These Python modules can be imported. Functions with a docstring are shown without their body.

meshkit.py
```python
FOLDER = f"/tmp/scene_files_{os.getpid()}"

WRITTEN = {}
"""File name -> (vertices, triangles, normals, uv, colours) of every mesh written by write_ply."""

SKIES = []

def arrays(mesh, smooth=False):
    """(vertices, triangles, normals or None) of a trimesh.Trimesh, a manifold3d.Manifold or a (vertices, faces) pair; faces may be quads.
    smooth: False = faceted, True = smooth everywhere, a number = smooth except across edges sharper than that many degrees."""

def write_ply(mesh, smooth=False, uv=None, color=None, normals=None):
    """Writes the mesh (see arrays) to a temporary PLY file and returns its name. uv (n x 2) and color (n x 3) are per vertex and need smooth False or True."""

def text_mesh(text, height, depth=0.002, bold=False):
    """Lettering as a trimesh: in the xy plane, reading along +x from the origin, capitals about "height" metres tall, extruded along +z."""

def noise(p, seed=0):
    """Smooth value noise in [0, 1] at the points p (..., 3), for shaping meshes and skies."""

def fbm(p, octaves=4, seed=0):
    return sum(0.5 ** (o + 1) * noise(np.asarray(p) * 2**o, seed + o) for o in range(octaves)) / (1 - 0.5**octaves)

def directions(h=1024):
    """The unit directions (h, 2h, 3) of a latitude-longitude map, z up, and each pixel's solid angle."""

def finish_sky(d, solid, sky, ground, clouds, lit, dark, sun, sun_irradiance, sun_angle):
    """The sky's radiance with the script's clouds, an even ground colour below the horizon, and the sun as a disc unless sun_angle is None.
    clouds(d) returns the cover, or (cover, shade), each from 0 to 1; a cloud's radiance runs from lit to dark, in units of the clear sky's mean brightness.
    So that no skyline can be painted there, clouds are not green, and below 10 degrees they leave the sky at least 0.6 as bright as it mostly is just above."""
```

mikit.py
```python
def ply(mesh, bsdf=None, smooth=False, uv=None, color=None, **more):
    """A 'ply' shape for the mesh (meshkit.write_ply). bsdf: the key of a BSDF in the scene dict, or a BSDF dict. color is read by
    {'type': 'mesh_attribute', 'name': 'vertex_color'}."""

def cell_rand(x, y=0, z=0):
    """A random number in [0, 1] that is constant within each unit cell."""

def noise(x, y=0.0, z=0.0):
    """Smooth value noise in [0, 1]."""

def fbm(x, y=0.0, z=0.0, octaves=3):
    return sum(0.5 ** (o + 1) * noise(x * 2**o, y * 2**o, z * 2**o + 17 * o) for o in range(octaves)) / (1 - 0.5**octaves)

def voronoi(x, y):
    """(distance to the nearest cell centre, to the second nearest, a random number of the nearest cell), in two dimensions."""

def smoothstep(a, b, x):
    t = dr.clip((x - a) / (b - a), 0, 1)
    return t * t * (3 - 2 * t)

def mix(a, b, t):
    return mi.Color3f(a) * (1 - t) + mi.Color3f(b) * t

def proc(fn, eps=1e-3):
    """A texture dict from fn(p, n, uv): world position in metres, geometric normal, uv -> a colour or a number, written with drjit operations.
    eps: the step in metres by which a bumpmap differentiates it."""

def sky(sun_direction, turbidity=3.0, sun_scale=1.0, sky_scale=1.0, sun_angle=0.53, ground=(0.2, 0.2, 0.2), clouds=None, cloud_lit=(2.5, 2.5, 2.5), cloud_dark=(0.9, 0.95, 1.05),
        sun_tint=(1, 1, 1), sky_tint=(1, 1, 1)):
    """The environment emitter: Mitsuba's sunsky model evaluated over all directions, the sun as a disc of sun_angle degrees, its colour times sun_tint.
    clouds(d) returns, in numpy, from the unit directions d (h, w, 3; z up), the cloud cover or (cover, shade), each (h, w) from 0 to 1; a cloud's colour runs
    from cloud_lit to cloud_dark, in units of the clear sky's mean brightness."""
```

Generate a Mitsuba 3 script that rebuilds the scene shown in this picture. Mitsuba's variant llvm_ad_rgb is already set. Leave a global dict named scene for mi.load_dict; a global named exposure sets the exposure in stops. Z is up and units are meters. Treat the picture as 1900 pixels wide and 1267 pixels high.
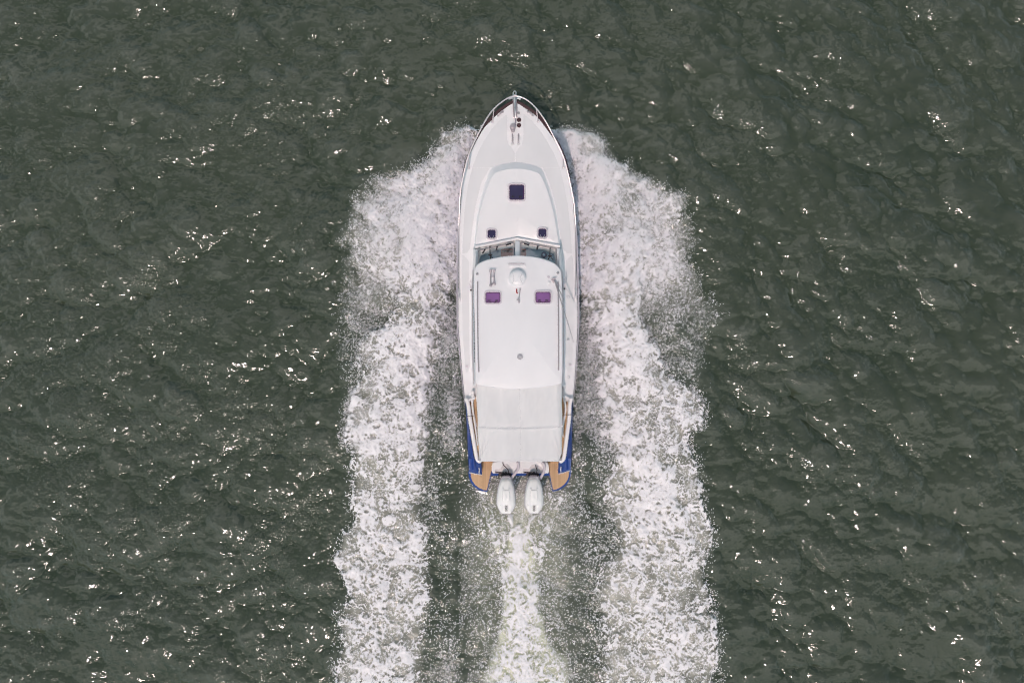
import math
import numpy as np
import trimesh
import shapely
from shapely.geometry import Polygon
from scipy.spatial import cKDTree
from scipy.ndimage import map_coordinates, gaussian_filter
from scipy.interpolate import PchipInterpolator, CubicSpline
import drjit as dr
import mitsuba as mi
import mikit, meshkit

T = mi.ScalarTransform4f
scene, labels = {}, {}
rng = np.random.default_rng(7)

# ------------------------------------------------------------------ camera, sky, exposure
H = 24.0                                   # drone height over the water
TAN = 0.6726                               # tangent of half the horizontal angle
scene['camera'] = {'type': 'perspective', 'fov': 2 * math.degrees(math.atan(TAN)), 'fov_axis': 'x', 'near_clip': 0.5, 'far_clip': 9000.0,
                   'to_world': T().look_at(origin=[0, 0, H], target=[0, 0, 0], up=[0, 1, 0])}


mikit_step = lambda t: (lambda u: u * u * (3 - 2 * u))(np.clip(t, 0, 1))


def added_cloud(d):
    """Unseen broken cloud, added so the waves reflect bright patches."""
    q = d[..., :2] / (d[..., 2:3] + .12)
    c = meshkit.fbm(np.concatenate([q * 2.1, 0 * q[..., :1] + 3], -1), 3, 15)
    return mikit_step((c - .40) / .30) * .95, np.clip((c - .62) / .2, 0, 1) * .5


scene['sky_light'] = mikit.sky([-0.14, -0.50, 1.0], turbidity=4, sun_scale=0.64, sky_scale=1.0, sun_angle=0.8, sun_tint=(0.99, 0.925, 1.08), sky_tint=(0.86, 1.13, 0.96),
                               clouds=added_cloud, cloud_lit=(5.0, 5.25, 5.1), cloud_dark=(1.6, 1.6, 1.65))
exposure = 0.96


def at(px, py, z):
    """Plan position (metres) of a survey mark read off the aerial photograph, for a mark at height z."""
    s = 2 * TAN * (H - z) / 1900
    return np.stack(np.broadcast_arrays((np.asarray(px, float) - 950) * s, (633.5 - np.asarray(py, float)) * s, np.asarray(z, float)), -1)


# ------------------------------------------------------------------ materials
proc, fbm, noise, smoothstep, mix = mikit.proc, mikit.fbm, mikit.noise, mikit.smoothstep, mikit.mix


def mat(name, color, rough=0.4, spec=0.5, metal=0.0, coat=0.0, **kw):
    col = color if isinstance(color, dict) else {'type': 'rgb', 'value': list(color)}
    d = {'type': 'principled', 'base_color': col, 'roughness': rough, 'metallic': metal}
    if not metal:
        d['specular'] = spec
    if coat:
        d['clearcoat'] = coat
        d['clearcoat_gloss'] = 0.95
    d.update(kw)
    scene[name] = {'type': 'twosided', 'bsdf': d}


def soiled(c, amount=0.05, f=2.2):
    c = tuple(c)
    def fn(p, n, uv):
        k = fbm(p.x * f, p.y * f * 0.45, p.z * f, octaves=3)
        g = noise(p.x * 31, p.y * 31, p.z * 31)
        return mi.Color3f(c) * (1 - amount + amount * 1.2 * k + 0.02 * g)
    return proc(fn)


def teak(p, n, uv):
    u = p.x / 0.062
    fx = u - mi.Float(mi.Int32(mi.Float(u) + 1000)) + 1000
    grain = fbm(p.x * 40, p.y * 3.0, p.z * 9, octaves=3)
    tone = mikit.cell_rand(u + 1000, 3, 1)
    base = mix((0.50, 0.315, 0.175), (0.64, 0.43, 0.255), 0.55 * grain + 0.45 * tone)
    line = smoothstep(0.045, 0.085, fx) * smoothstep(0.045, 0.085, 1 - fx)
    return base * (0.86 + 0.14 * line)


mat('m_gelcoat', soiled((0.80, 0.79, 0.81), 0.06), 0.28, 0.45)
mat('m_nonskid', soiled((0.70, 0.70, 0.72), 0.07, 3.0), 0.6, 0.3)
mat('m_roof', soiled((0.79, 0.785, 0.81), 0.06), 0.35, 0.4)
mat('m_navy', (0.015, 0.055, 0.27), 0.12, 0.5, coat=0.6)
mat('m_maroon', (0.055, 0.022, 0.026), 0.3, 0.5, coat=0.3)
mat('m_rubber', (0.48, 0.45, 0.50), 0.45)
mat('m_steel', (0.82, 0.74, 0.75), 0.3, metal=1.0)
mat('m_satin', (0.50, 0.44, 0.47), 0.4, metal=0.75)
mat('m_dark', (0.025, 0.02, 0.026), 0.45)
mat('m_grey', (0.30, 0.29, 0.31), 0.5)
mat('m_seam', (0.48, 0.47, 0.50), 0.6)
mat('m_well', (0.60, 0.58, 0.60), 0.4)
mat('m_gasket', (0.06, 0.018, 0.065), 0.35)
mat('m_hem', (0.62, 0.61, 0.63), 0.8, 0.2)
mat('m_frame', (0.60, 0.55, 0.60), 0.35)
mat('m_purple', soiled((0.25, 0.12, 0.31), 0.1, 5), 0.10, 0.5)
mat('m_tint', soiled((0.045, 0.038, 0.095), 0.2, 5), 0.08, 0.5)
mat('m_canvas', soiled((0.745, 0.735, 0.745), 0.07, 3.5), 0.85, 0.2)
mat('m_teak', proc(teak), 0.55, 0.3)
mat('m_dash', soiled((0.40, 0.51, 0.60), 0.1, 6), 0.55)
mat('m_ledge', (0.82, 0.80, 0.77), 0.5)
mat('m_wood', soiled((0.33, 0.12, 0.105), 0.3, 9), 0.4)
mat('m_compass', (0.012, 0.02, 0.09), 0.25)
mat('m_red', (0.35, 0.03, 0.03), 0.4)
mat('m_cowl', soiled((0.85, 0.85, 0.845), 0.05, 5), 0.22, 0.5, coat=0.4)
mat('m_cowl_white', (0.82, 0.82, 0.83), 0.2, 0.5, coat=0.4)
mat('m_skirt_shade', (0.46, 0.42, 0.46), 0.4)  # shadow edge of the lower cowl put into the colour
mat('m_chrome', (0.80, 0.76, 0.76), 0.22, metal=1.0)
scene['m_glass'] = {'type': 'thindielectric', 'int_ior': 1.5}


# ------------------------------------------------------------------ mesh helpers
def add(key, mesh, m, smooth=35, **lab):
    scene[key] = mikit.ply(mesh, m, smooth=smooth)
    if lab:
        labels[key] = lab
    return key


def cat(*ms):
    ms = [m for m in ms if m is not None]
    v = np.vstack([m.vertices for m in ms])
    off = np.cumsum([0] + [len(m.vertices) for m in ms])
    return trimesh.Trimesh(v, np.vstack([m.faces + o for m, o in zip(ms, off)]), process=False)


def loft(rings, closed=True, cap0=False, cap1=False):
    R = np.array(rings, float)
    m, n = R.shape[:2]
    f = []
    idx = np.arange(m * n).reshape(m, n)
    a, b = idx[:-1], idx[1:]
    if closed:
        a2, b2 = np.roll(a, -1, 1), np.roll(b, -1, 1)
    else:
        a, a2, b, b2 = a[:, :-1], a[:, 1:], b[:, :-1], b[:, 1:]
    f = [np.stack([a, a2, b2], -1).reshape(-1, 3), np.stack([a, b2, b], -1).reshape(-1, 3)]
    v = R.reshape(-1, 3)
    for flag, ring in ((cap0, 0), (cap1, m - 1)):
        if flag:
            c = len(v)
            v = np.vstack([v, R[ring].mean(0)])
            r = idx[ring]
            tri = np.stack([np.roll(r, -1), r, np.full(n, c)], -1)
            f.append(tri if ring == 0 else tri[:, ::-1])
    return trimesh.Trimesh(v, np.vstack(f), process=False)


def spline(pts, n):
    p = np.asarray(pts, float)
    d = np.r_[0, np.cumsum(np.linalg.norm(np.diff(p, axis=0), axis=1))]
    return CubicSpline(d, p)(np.linspace(0, d[-1], n)) if len(p) > 2 else p[0] + (p[1] - p[0]) * np.linspace(0, 1, n)[:, None]


def polyline(pts, n):
    p = np.asarray(pts, float)
    d = np.r_[0, np.cumsum(np.linalg.norm(np.diff(p, axis=0), axis=1))]
    t = np.linspace(0, d[-1], n)
    return np.stack([np.interp(t, d, p[:, k]) for k in range(p.shape[1])], 1)


def tube(path, r, seg=10, cap=True):
    p = np.asarray(path, float)
    r = np.broadcast_to(np.asarray(r, float), (len(p),))
    t = np.gradient(p, axis=0)
    t /= np.linalg.norm(t, axis=1, keepdims=True) + 1e-12
    up = np.array([0, 0, 1.0]) if abs(t[:, 2]).mean() < 0.8 else np.array([0, 1.0, 0])
    u = np.cross(t, up)
    u /= np.linalg.norm(u, axis=1, keepdims=True) + 1e-12
    w = np.cross(u, t)
    a = np.linspace(0, 2 * np.pi, seg, endpoint=False)
    rings = p[:, None] + r[:, None, None] * (np.cos(a)[None, :, None] * u[:, None] + np.sin(a)[None, :, None] * w[:, None])
    return loft(rings, True, cap, cap)


def band(path, w, h):
    """A rounded rectangular rail swept along a path (w across, h high)."""
    p = np.asarray(path, float)
    t = np.gradient(p, axis=0)
    t /= np.linalg.norm(t, axis=1, keepdims=True) + 1e-12
    u = np.cross(t, [0, 0, 1.0])
    u /= np.linalg.norm(u, axis=1, keepdims=True) + 1e-12
    w = np.broadcast_to(np.asarray(w, float), (len(p),))
    c = np.array([(-.5, -.5), (.5, -.5), (.5, .25), (.38, .46), (.2, .5), (-.2, .5), (-.38, .46), (-.5, .25)])
    rings = p[:, None] + c[None, :, :1] * u[:, None] * w[:, None, None] + c[None, :, 1:] * np.array([0, 0, h])
    return loft(rings, True, True, True)


def resample(outline, n):
    o = np.asarray(outline, float)
    return polyline(np.vstack([o, o[:1]]), n + 1)[:-1]


def rounded(poly, r, n=96):
    """2-D outline with its corners rounded, resampled to n points, counter-clockwise."""
    g = Polygon(np.asarray(poly)[:, :2]).buffer(0)
    g = g.buffer(-r, join_style=2).buffer(r, quad_segs=6)
    g = shapely.geometry.polygon.orient(g)
    return resample(np.array(g.exterior.coords)[:-1], n)


def inset(o, d):
    t = np.roll(o, -1, 0) - np.roll(o, 1, 0)
    t /= np.linalg.norm(t, axis=1, keepdims=True) + 1e-12
    return o + d * np.stack([-t[:, 1], t[:, 0]], 1)


def plate(o, z0, z1, bevel=0.01, crown=0.0, rings=6, flare=0.0):
    """Solid from a ccw 2-D outline: sides from z0 to z1 (numbers or one per point), a rounded upper edge and a crowned top."""
    o = np.asarray(o)[:, :2]
    c = o.mean(0)
    z0, z1 = np.broadcast_to(z0, len(o)).astype(float), np.broadcast_to(z1, len(o)).astype(float)
    R = [np.c_[inset(o, -flare), z0]]
    for a in (0, 30, 60, 90):
        a = math.radians(a)
        R.append(np.c_[inset(o, bevel * (1 - math.cos(a))), z1 - bevel * (1 - math.sin(a))])
    e = inset(o, bevel)
    zc = z1.mean()
    for k in range(1, rings):
        s = 1 - k / rings
        R.append(np.c_[c + (e - c) * s, (z1 * s + zc * (1 - s)) + crown * (1 - s * s)])
    return loft(R, True, True, True)


def rbox(cx, cy, z0, z1, w, d, r=0.01, ang=0.0, crown=0.0):
    ca, sa = math.cos(ang), math.sin(ang)
    q = np.array([(-w / 2, -d / 2), (w / 2, -d / 2), (w / 2, d / 2), (-w / 2, d / 2)]) @ np.array([[ca, sa], [-sa, ca]]) + (cx, cy)
    return plate(rounded(q, min(r, w / 2.2, d / 2.2), 32), z0, z1, min(r, (z1 - z0) / 2) * 0.6, crown, 3)


def extrude(poly, z0, z1):
    m = trimesh.creation.extrude_polygon(poly if isinstance(poly, Polygon) else Polygon(np.asarray(poly)[:, :2]), z1 - z0, engine='earcut')
    m.apply_translation([0, 0, z0])
    return m


def revolve(profile, x, y, z, seg=40):
    a = np.linspace(0, 2 * np.pi, seg, endpoint=False)
    R = [np.c_[x + r * np.cos(a), y + r * np.sin(a), np.full(seg, z + h)] for r, h in profile]
    return loft(R, True, True, True)


def ball(p, r, k=2, squash=1.0):
    m = trimesh.creation.icosphere(k, r)
    m.vertices[:, 2] *= squash
    m.apply_translation(p)
    return m


class Surf:
    """Height of the upper side of a mesh under a survey mark."""
    def __init__(self, v):
        from scipy.interpolate import LinearNDInterpolator
        v = np.asarray(v)
        v = v[np.unique(np.round(v[:, :2], 4), axis=0, return_index=True)[1]]
        self.f, self.z0, self.t = LinearNDInterpolator(v[:, :2], v[:, 2]), float(np.median(v[:, 2])), cKDTree(v[:, :2])
        self.v = v

    def __call__(self, px, py):
        px, py = np.broadcast_arrays(np.asarray(px, float), np.asarray(py, float))
        z = np.full(px.shape, self.z0)
        for _ in range(3):
            p = at(px, py, z)
            z = self.f(p[..., 0], p[..., 1])
            z = np.where(np.isnan(z), self.v[self.t.query(p[..., :2])[1], 2], z)
        return z


def pxs(pts, z):
    pts = np.asarray(pts, float)
    return at(pts[:, 0], pts[:, 1], z)


# ================================================================== the motor boat
B = 'motor_boat'
labels[B] = {'label': 'white motor boat with navy blue stern running at speed through the dark green water', 'category': 'motor boat'}
sheer = PchipInterpolator([150, 191, 300, 500, 745, 960], [1.82, 1.78, 1.62, 1.38, 1.22, 1.15])
py_l = [191, 194, 201, 211, 223, 237, 260.5, 284, 308, 331.5, 359, 400, 450, 520, 590, 645, 700, 745]
px_l = [955.2, 948, 938, 924.5, 912.7, 899, 885, 873, 864.4, 859.5, 856.2, 853.6, 851.6, 850.6, 850.6, 854.2, 858.7, 863.5]
px_r = [955.8, 963.5, 973.5, 989, 1001.5, 1012, 1029, 1042, 1051, 1056.5, 1061.3, 1065, 1068, 1070, 1071.6, 1069.5, 1066.3, 1062]
XL, XR = PchipInterpolator(py_l, px_l), PchipInterpolator(py_l, px_r)
tt = np.linspace(0, 1, 90)
stations = 191 + (745 - 191) * (0.55 * tt + 0.45 * tt ** 2.2)


def deck_edge(side, off=0.0, dz=0.0, py=stations):
    px = XL(py) if side < 0 else XR(py)
    return at(px + side * off, py, sheer(py) + dz)


# hull: rings from one sheer round the keel to the other
hull_py = np.r_[stations[::2], 775, 804, 830, 856, 872]
hull_max_l = PchipInterpolator([745, 775, 804, 856, 877], [864, 865, 866.3, 868.6, 870.2])
hull_max_r = PchipInterpolator([745, 775, 804, 856, 877], [1062.3, 1062.3, 1062, 1060.3, 1058.5])
coam_l = PchipInterpolator([745, 775, 811, 856, 877], [863.8, 867.8, 873, 880, 882])
coam_r = PchipInterpolator([745, 775, 811, 856, 877], [1061.8, 1059.2, 1055.8, 1049.6, 1048])
rings = []
for py in hull_py:
    zs = float(sheer(py)) - 0.03
    fwd = np.clip((py - 191) / 260, 0, 1)
    rake = 0.9 * (1 - np.clip((py - 191) / 150, 0, 1)) ** 1.4
    row = []
    for side in (-1, 1):
        if py <= 745:
            e = at(XL(py) if side < 0 else XR(py), py, zs)
            mx = None
        else:
            e = at(coam_l(py) if side < 0 else coam_r(py), py, zs)
            mx = at(hull_max_l(py) if side < 0 else hull_max_r(py), py, 0.72)
        c0 = at(955.5 + 7.5 * (py - 191) / 660, py, zs)
        half = e[0] - c0[0]
        f1, f2 = 0.72 + 0.29 * fwd ** 0.6, 0.30 + 0.66 * fwd ** 0.7
        p1 = np.array([c0[0] + half * f1, e[1] - 0.35 * rake, 0.72]) if mx is None else mx
        hw = half * f2 if mx is None else (mx[0] - c0[0]) * 0.97
        pts = [e, np.array([(e[0] * .45 + p1[0] * .55) if mx is None else (e[0] * .3 + p1[0] * .7), e[1] - .15 * rake, (zs + .72) / 2]), p1,
               np.array([c0[0] + (half * f1 * .35 + hw * .65 if mx is None else hw), e[1] - 0.7 * rake, 0.3]), np.array([c0[0] + hw * 0.94, e[1] - rake, -0.05]),
               np.array([c0[0], e[1] - rake, -0.5])]
        row.append(pts)
    rings.append(np.array(row[0] + row[1][::-1][1:]))
add(B + '__hull', loft(rings, False), 'm_navy', 40, label='glossy navy blue hull, showing beside the stern')

# deck sheet with camber
ts = np.linspace(-1, 1, 25)
cols = []
for py in stations:
    l, r = at(XL(py), py, sheer(py)), at(XR(py), py, sheer(py))
    w = (r[0] - l[0]) / 2
    row = l + (r - l) * ((ts + 1) / 2)[:, None]
    row[:, 2] += 0.035 * w * (1 - ts ** 2)
    cols.append(row)
add(B + '__deck', loft(cols, False), 'm_gelcoat', 40, label='white fibreglass deck')


def deck_z(py, px):
    l, r = XL(py), XR(py)
    t = np.clip(2 * (px - l) / np.maximum(r - l, 1e-6) - 1, -1, 1)
    return sheer(py) + 0.035 * (r - l) / 2 * 0.016 * (1 - t * t)


def deck_panel(key, py, xa, xb, lift=0.006, m='m_nonskid', nt=9):
    py, xa, xb = (np.asarray(v, float) for v in (py, xa, xb))
    pys = np.linspace(py[0], py[-1], 60)
    a, b = np.interp(pys, py, xa), np.interp(pys, py, xb)
    rows = []
    for k in range(len(pys)):
        x = a[k] + (b[k] - a[k]) * np.linspace(0, 1, nt)
        z = deck_z(pys[k], x)
        top = at(x, pys[k], z + lift)
        rows.append(np.vstack([at(x[:1], pys[k], z[:1] - 0.01), top, at(x[-1:], pys[k], z[-1:] - 0.01)]))
    return add(key, loft(rows, False), m, 40)


fp = np.array([213, 225, 240, 260, 285, 311])
deck_panel(B + '__deck_panel', fp, [939.5, 925, 912, 899, 886, 876.5], [941, 941, 941, 941, 955.6, 955.8])
deck_panel(B + '__deck_panel_001', fp, [971, 971, 971, 971, 956.6, 956.8], [974, 987.5, 1000, 1014, 1028, 1038.5])
sp = np.array([311.5, 340, 380, 420, 462, 470])
deck_panel(B + '__deck_panel_002', sp, [876.3, 869, 863, 860, 858.3, 858.2], [909, 893, 883, 877, 872, 866])
deck_panel(B + '__deck_panel_003', sp, [1007, 1020, 1031, 1037, 1044, 1052], [1038.7, 1046, 1053.5, 1058, 1061, 1061])
ap = np.array([474, 484, 560, 620, 680, 690])
deck_panel(B + '__deck_panel_004', ap, [858, 857.6, 857, 858.5, 863, 864.5], [861, 870, 870, 871, 872, 868])
deck_panel(B + '__deck_panel_005', ap, [1059, 1050, 1050, 1050, 1049, 1054], [1062, 1063.5, 1065, 1064, 1061.5, 1060.5])
deck_panel(B + '__windlass_pad', [212, 240, 268, 270.5], [942.3, 942.8, 943.4, 945], [969.6, 969.2, 968.8, 967], 0.012, 'm_gelcoat')

# rub rail, dark bow strip
for side, i in ((-1, ''), (1, '_001')):
    py = np.linspace(330, 752, 90)
    wpx = np.interp(py, [330, 400, 450, 600, 700, 752], [0.8, 1.6, 2.9, 2.6, 1.6, 1.0])
    pyc = np.minimum(py, 745)
    path = at((XL(pyc) if side < 0 else XR(pyc)) + side * (wpx / 2 + 0.9), py, sheer(py) - 0.03)
    add(B + '__rub_rail' + i, band(path, wpx * 0.0165, 0.07), 'm_rubber', 40)
    py = np.linspace(190, 420, 90)
    pyc = np.maximum(py, 191.2)
    wpx = np.interp(py, [190, 200, 222, 250, 300, 340, 420], [4.5, 6.2, 6.0, 4.6, 3.4, 2.2, 1.2])
    p0 = np.c_[XL(pyc) if side < 0 else XR(pyc), py]
    t = np.gradient(p0, axis=0)
    t /= np.linalg.norm(t, axis=1, keepdims=True)
    nrm = np.c_[-t[:, 1], t[:, 0]] * side * -1
    p0 = p0 + nrm * (wpx / 2)[:, None] * 1.0
    path = at(p0[:, 0], p0[:, 1], sheer(py) - 0.035)
    add(B + '__bow_strip' + i, band(path, wpx * 0.016, 0.05), 'm_maroon', 40, label='dark maroon strip along the bow')  # dark maroon strip just outside the deck edge

# bow rail: one stainless tube round the bow, low along the sides
rl = [(955, 178.6), (948, 180), (932.5, 188.5), (914.7, 204), (899, 227), (883, 257.5), (868, 292), (861.5, 318), (856, 345), (852.6, 380), (851.6, 412), (851.3, 460), (851.3, 500), (852, 538)]
rr = [(955, 178.6), (968, 181), (983.8, 190.5), (999.6, 207), (1014.4, 229), (1029, 256.5), (1045, 290), (1054.8, 325.6), (1062, 360), (1066, 385), (1067.2, 412), (1068.2, 460), (1068.4, 500), (1067.8, 538)]
hz = PchipInterpolator([150, 180, 300, 380, 415, 420, 600], [0.62, 0.62, 0.42, 0.2, 0.05, 0.035, 0.03])
L3 = np.array([at(x, y, sheer(y) + hz(y)) for x, y in rl])
R3 = np.array([at(x, y, sheer(y) + hz(y)) for x, y in rr])
path = np.vstack([spline(L3[::-1], 140)[:-1], spline(R3, 140)])
add(B + '__bow_rail', tube(path, np.where(np.abs(np.arange(len(path)) - len(path) / 2) > 95, 0.016, 0.022)), 'm_steel', 60, label='polished steel bow rail')
sts = [((913.7, 226.5), (916.5, 202)), ((998.6, 225.5), (995, 202)), ((869.7, 311.8), (869.5, 289)), ((1045, 310.8), (1044.5, 289))]
for k, (b, t) in enumerate(sts):
    pb, pt = at(*b, sheer(b[1]) + 0.01), at(*t, sheer(t[1]) + hz(t[1]))
    add(B + '__bow_rail__stanchion' + (f'_{k:03d}' if k else ''), cat(tube(np.linspace(pb, pt, 4), 0.016), revolve([(0.04, 0), (0.04, 0.012), (0.02, 0.03)], *pb, 16)), 'm_steel', 60)
for k, (x, y) in enumerate([(851.7, 412), (1066.8, 411)]):
    add(B + '__bow_rail__rail_foot' + ('_001' if k else ''), ball(at(x, y, sheer(y) + 0.04), 0.045, 2, 0.8), 'm_chrome', 60)

# midship cleats at the ends of the rails
for k, (x, y) in enumerate([(852.6, 548), (1067.8, 546)]):
    c = at(x, y, sheer(y) + 0.01)
    add(B + '__midship_cleat' + ('_001' if k else ''), cat(tube([c + [0, -.17, .05], c + [0, -.06, .075], c + [0, .06, .075], c + [0, .17, .05]], [0.012, .02, .02, .012]), ball(c + [0, -.14, .035], .035), ball(c + [0, .14, .035], .035)), 'm_chrome', 60)
    add(B + '__cleat_base' + ('_001' if k else ''), rbox(c[0], c[1], c[2] - .01, c[2] + .02, .075, .42, .03), 'm_gelcoat')

# foredeck fittings
c = at(951.5, 237.5, sheer(237) + 0.05)
add(B + '__windlass', cat(revolve([(.085, 0), (.085, .03), (.06, .06), (.06, .11), (.085, .13), (.08, .16), (.03, .17)], *c, 28), rbox(c[0], c[1] - .09, c[2], c[2] + .09, .1, .1, .03), ball(c + [.01, -.11, .09], .05)), 'm_satin', 40, label='round chrome anchor windlass')
for k, (x, y) in enumerate([(963, 223), (963, 233)]):
    c = at(x, y, sheer(y) + 0.045)
    add(B + '__foot_switch' + ('_001' if k else ''), revolve([(.062, 0), (.062, .02), (.05, .035), (.015, .04)], *c, 24), 'm_maroon', 40)
c = at(962.5, 210.3, sheer(210) + .03)
add(B + '__deck_filler', rbox(c[0], c[1], c[2], c[2] + .04, .06, .055, .015), 'm_grey')
for k, x in enumerate((951, 962)):
    c = at(x, 257.5, sheer(257) + .06)
    add(B + '__bow_cleat' + ('_001' if k else ''), cat(tube(np.array([c + [0, .15, 0], c + [0, .08, .03], c + [0, -.06, .035], c + [0, -.13, .0]]), [.012, .022, .024, .018]), rbox(c[0], c[1], c[2] - .04, c[2] + .02, .03, .1, .01)), 'm_satin', 60)
    c = at(x, 267, sheer(267) + .06)
    add(B + '__cleat_knob' + ('_001' if k else ''), ball(c, .042, 2), 'm_chrome', 60)
for k, (x, y, a) in enumerate([(928.5, 211.5, 0.68), (984, 211, -0.68)]):
    c = at(x, y, sheer(y) + .02)
    d = np.array([math.cos(a), math.sin(a), 0]) * .115
    add(B + '__chock' + ('_001' if k else ''), cat(tube(np.array([c - d + [0, 0, .02], c - d * .4 + [0, 0, .05], c + d * .4 + [0, 0, .05], c + d + [0, 0, .02]]), [.014, .022, .022, .014]), ball(c - d * .75, .034), ball(c + d * .75, .034)), 'm_satin', 60)

# trunk cabin: sloping sides, crowned top
zt = lambda py: sheer(py) + 0.36
tb = [(880, 459), (879.8, 448), (884, 404), (890, 377), (896.5, 352), (904, 328), (910, 314.5), (915, 310), (935, 304), (956, 300.5), (980, 304), (1000, 309.5), (1006, 314), (1012, 328), (1020.5, 352), (1027.5, 377), (1034, 404), (1039.5, 448), (1040, 459), (961, 450)]
tp = [(881.2, 457), (881.6, 448), (888, 400), (894, 377), (901, 355), (908, 335), (914, 323.5), (918, 320), (936, 314), (956, 311.8), (980, 314), (998, 319.5), (1003, 323.5), (1009, 335), (1016.5, 355), (1023.5, 377), (1029, 400), (1037.2, 448), (1037.8, 455.5), (960, 440)]


def closed_dense(pts, seg=12):
    p = np.asarray(pts, float)
    q = np.vstack([p, p[:1]])
    out = []
    for a, b in zip(q[:-1], q[1:]):
        out.append(a + (b - a) * np.linspace(0, 1, seg, endpoint=False)[:, None])
    return np.vstack(out)


def smooth_closed(a, keep, w=5):
    """Light smoothing along a closed outline except near the kept corners."""
    out = a.copy()
    n = len(a)
    for _ in range(w):
        s = (np.roll(out, 1, 0) + 2 * out + np.roll(out, -1, 0)) / 4
        out = np.where(keep[:, None], out, s)
    return out


tbd, tpd = closed_dense(tb), closed_dense(tp)
keep = np.zeros(len(tbd), bool)
for k in (0, 18, 19):
    keep[(np.arange(-3, 4) + 12 * k) % len(keep)] = True
tbd, tpd = smooth_closed(tbd, keep, 25), smooth_closed(tpd, keep, 25)
base = np.array([at(x, y, deck_z(y, x) - 0.004) for x, y in tbd])
top = np.array([at(x, y, zt(y)) for x, y in tpd])
cen = at(958, 395, zt(395) + .05)
R = [base, base * .96 + top * .04 + [0, 0, .012], base * .06 + top * .94 + [0, 0, -.005], top * .985 + cen * .015 + [0, 0, .006]]
for k in range(1, 9):
    s = 1 - k / 9
    r = cen + (top - cen) * s
    r[:, 2] = top[:, 2] * s + (zt(395)) * (1 - s) + 0.06 * (1 - s * s) + 0.006
    R.append(r)
add(B + '__trunk_cabin', loft(R, True, False, True), 'm_gelcoat', 28, label='raised white cabin trunk on the foredeck')


trunk_z = Surf(np.vstack(R[3:]))


py = np.linspace(316, 438, 30)
add(B + '__trunk_cabin__centre_seam', band(at(956.5 + (py - 316) * .03, py, trunk_z(958, py) + .001), .022, .012), 'm_gelcoat', 40)
py = np.linspace(270, 299, 8)
add(B + '__centre_seam', band(at(956 + 0 * py, py, deck_z(py, 956) + .006), .03, .012), 'm_gelcoat', 40)


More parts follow.
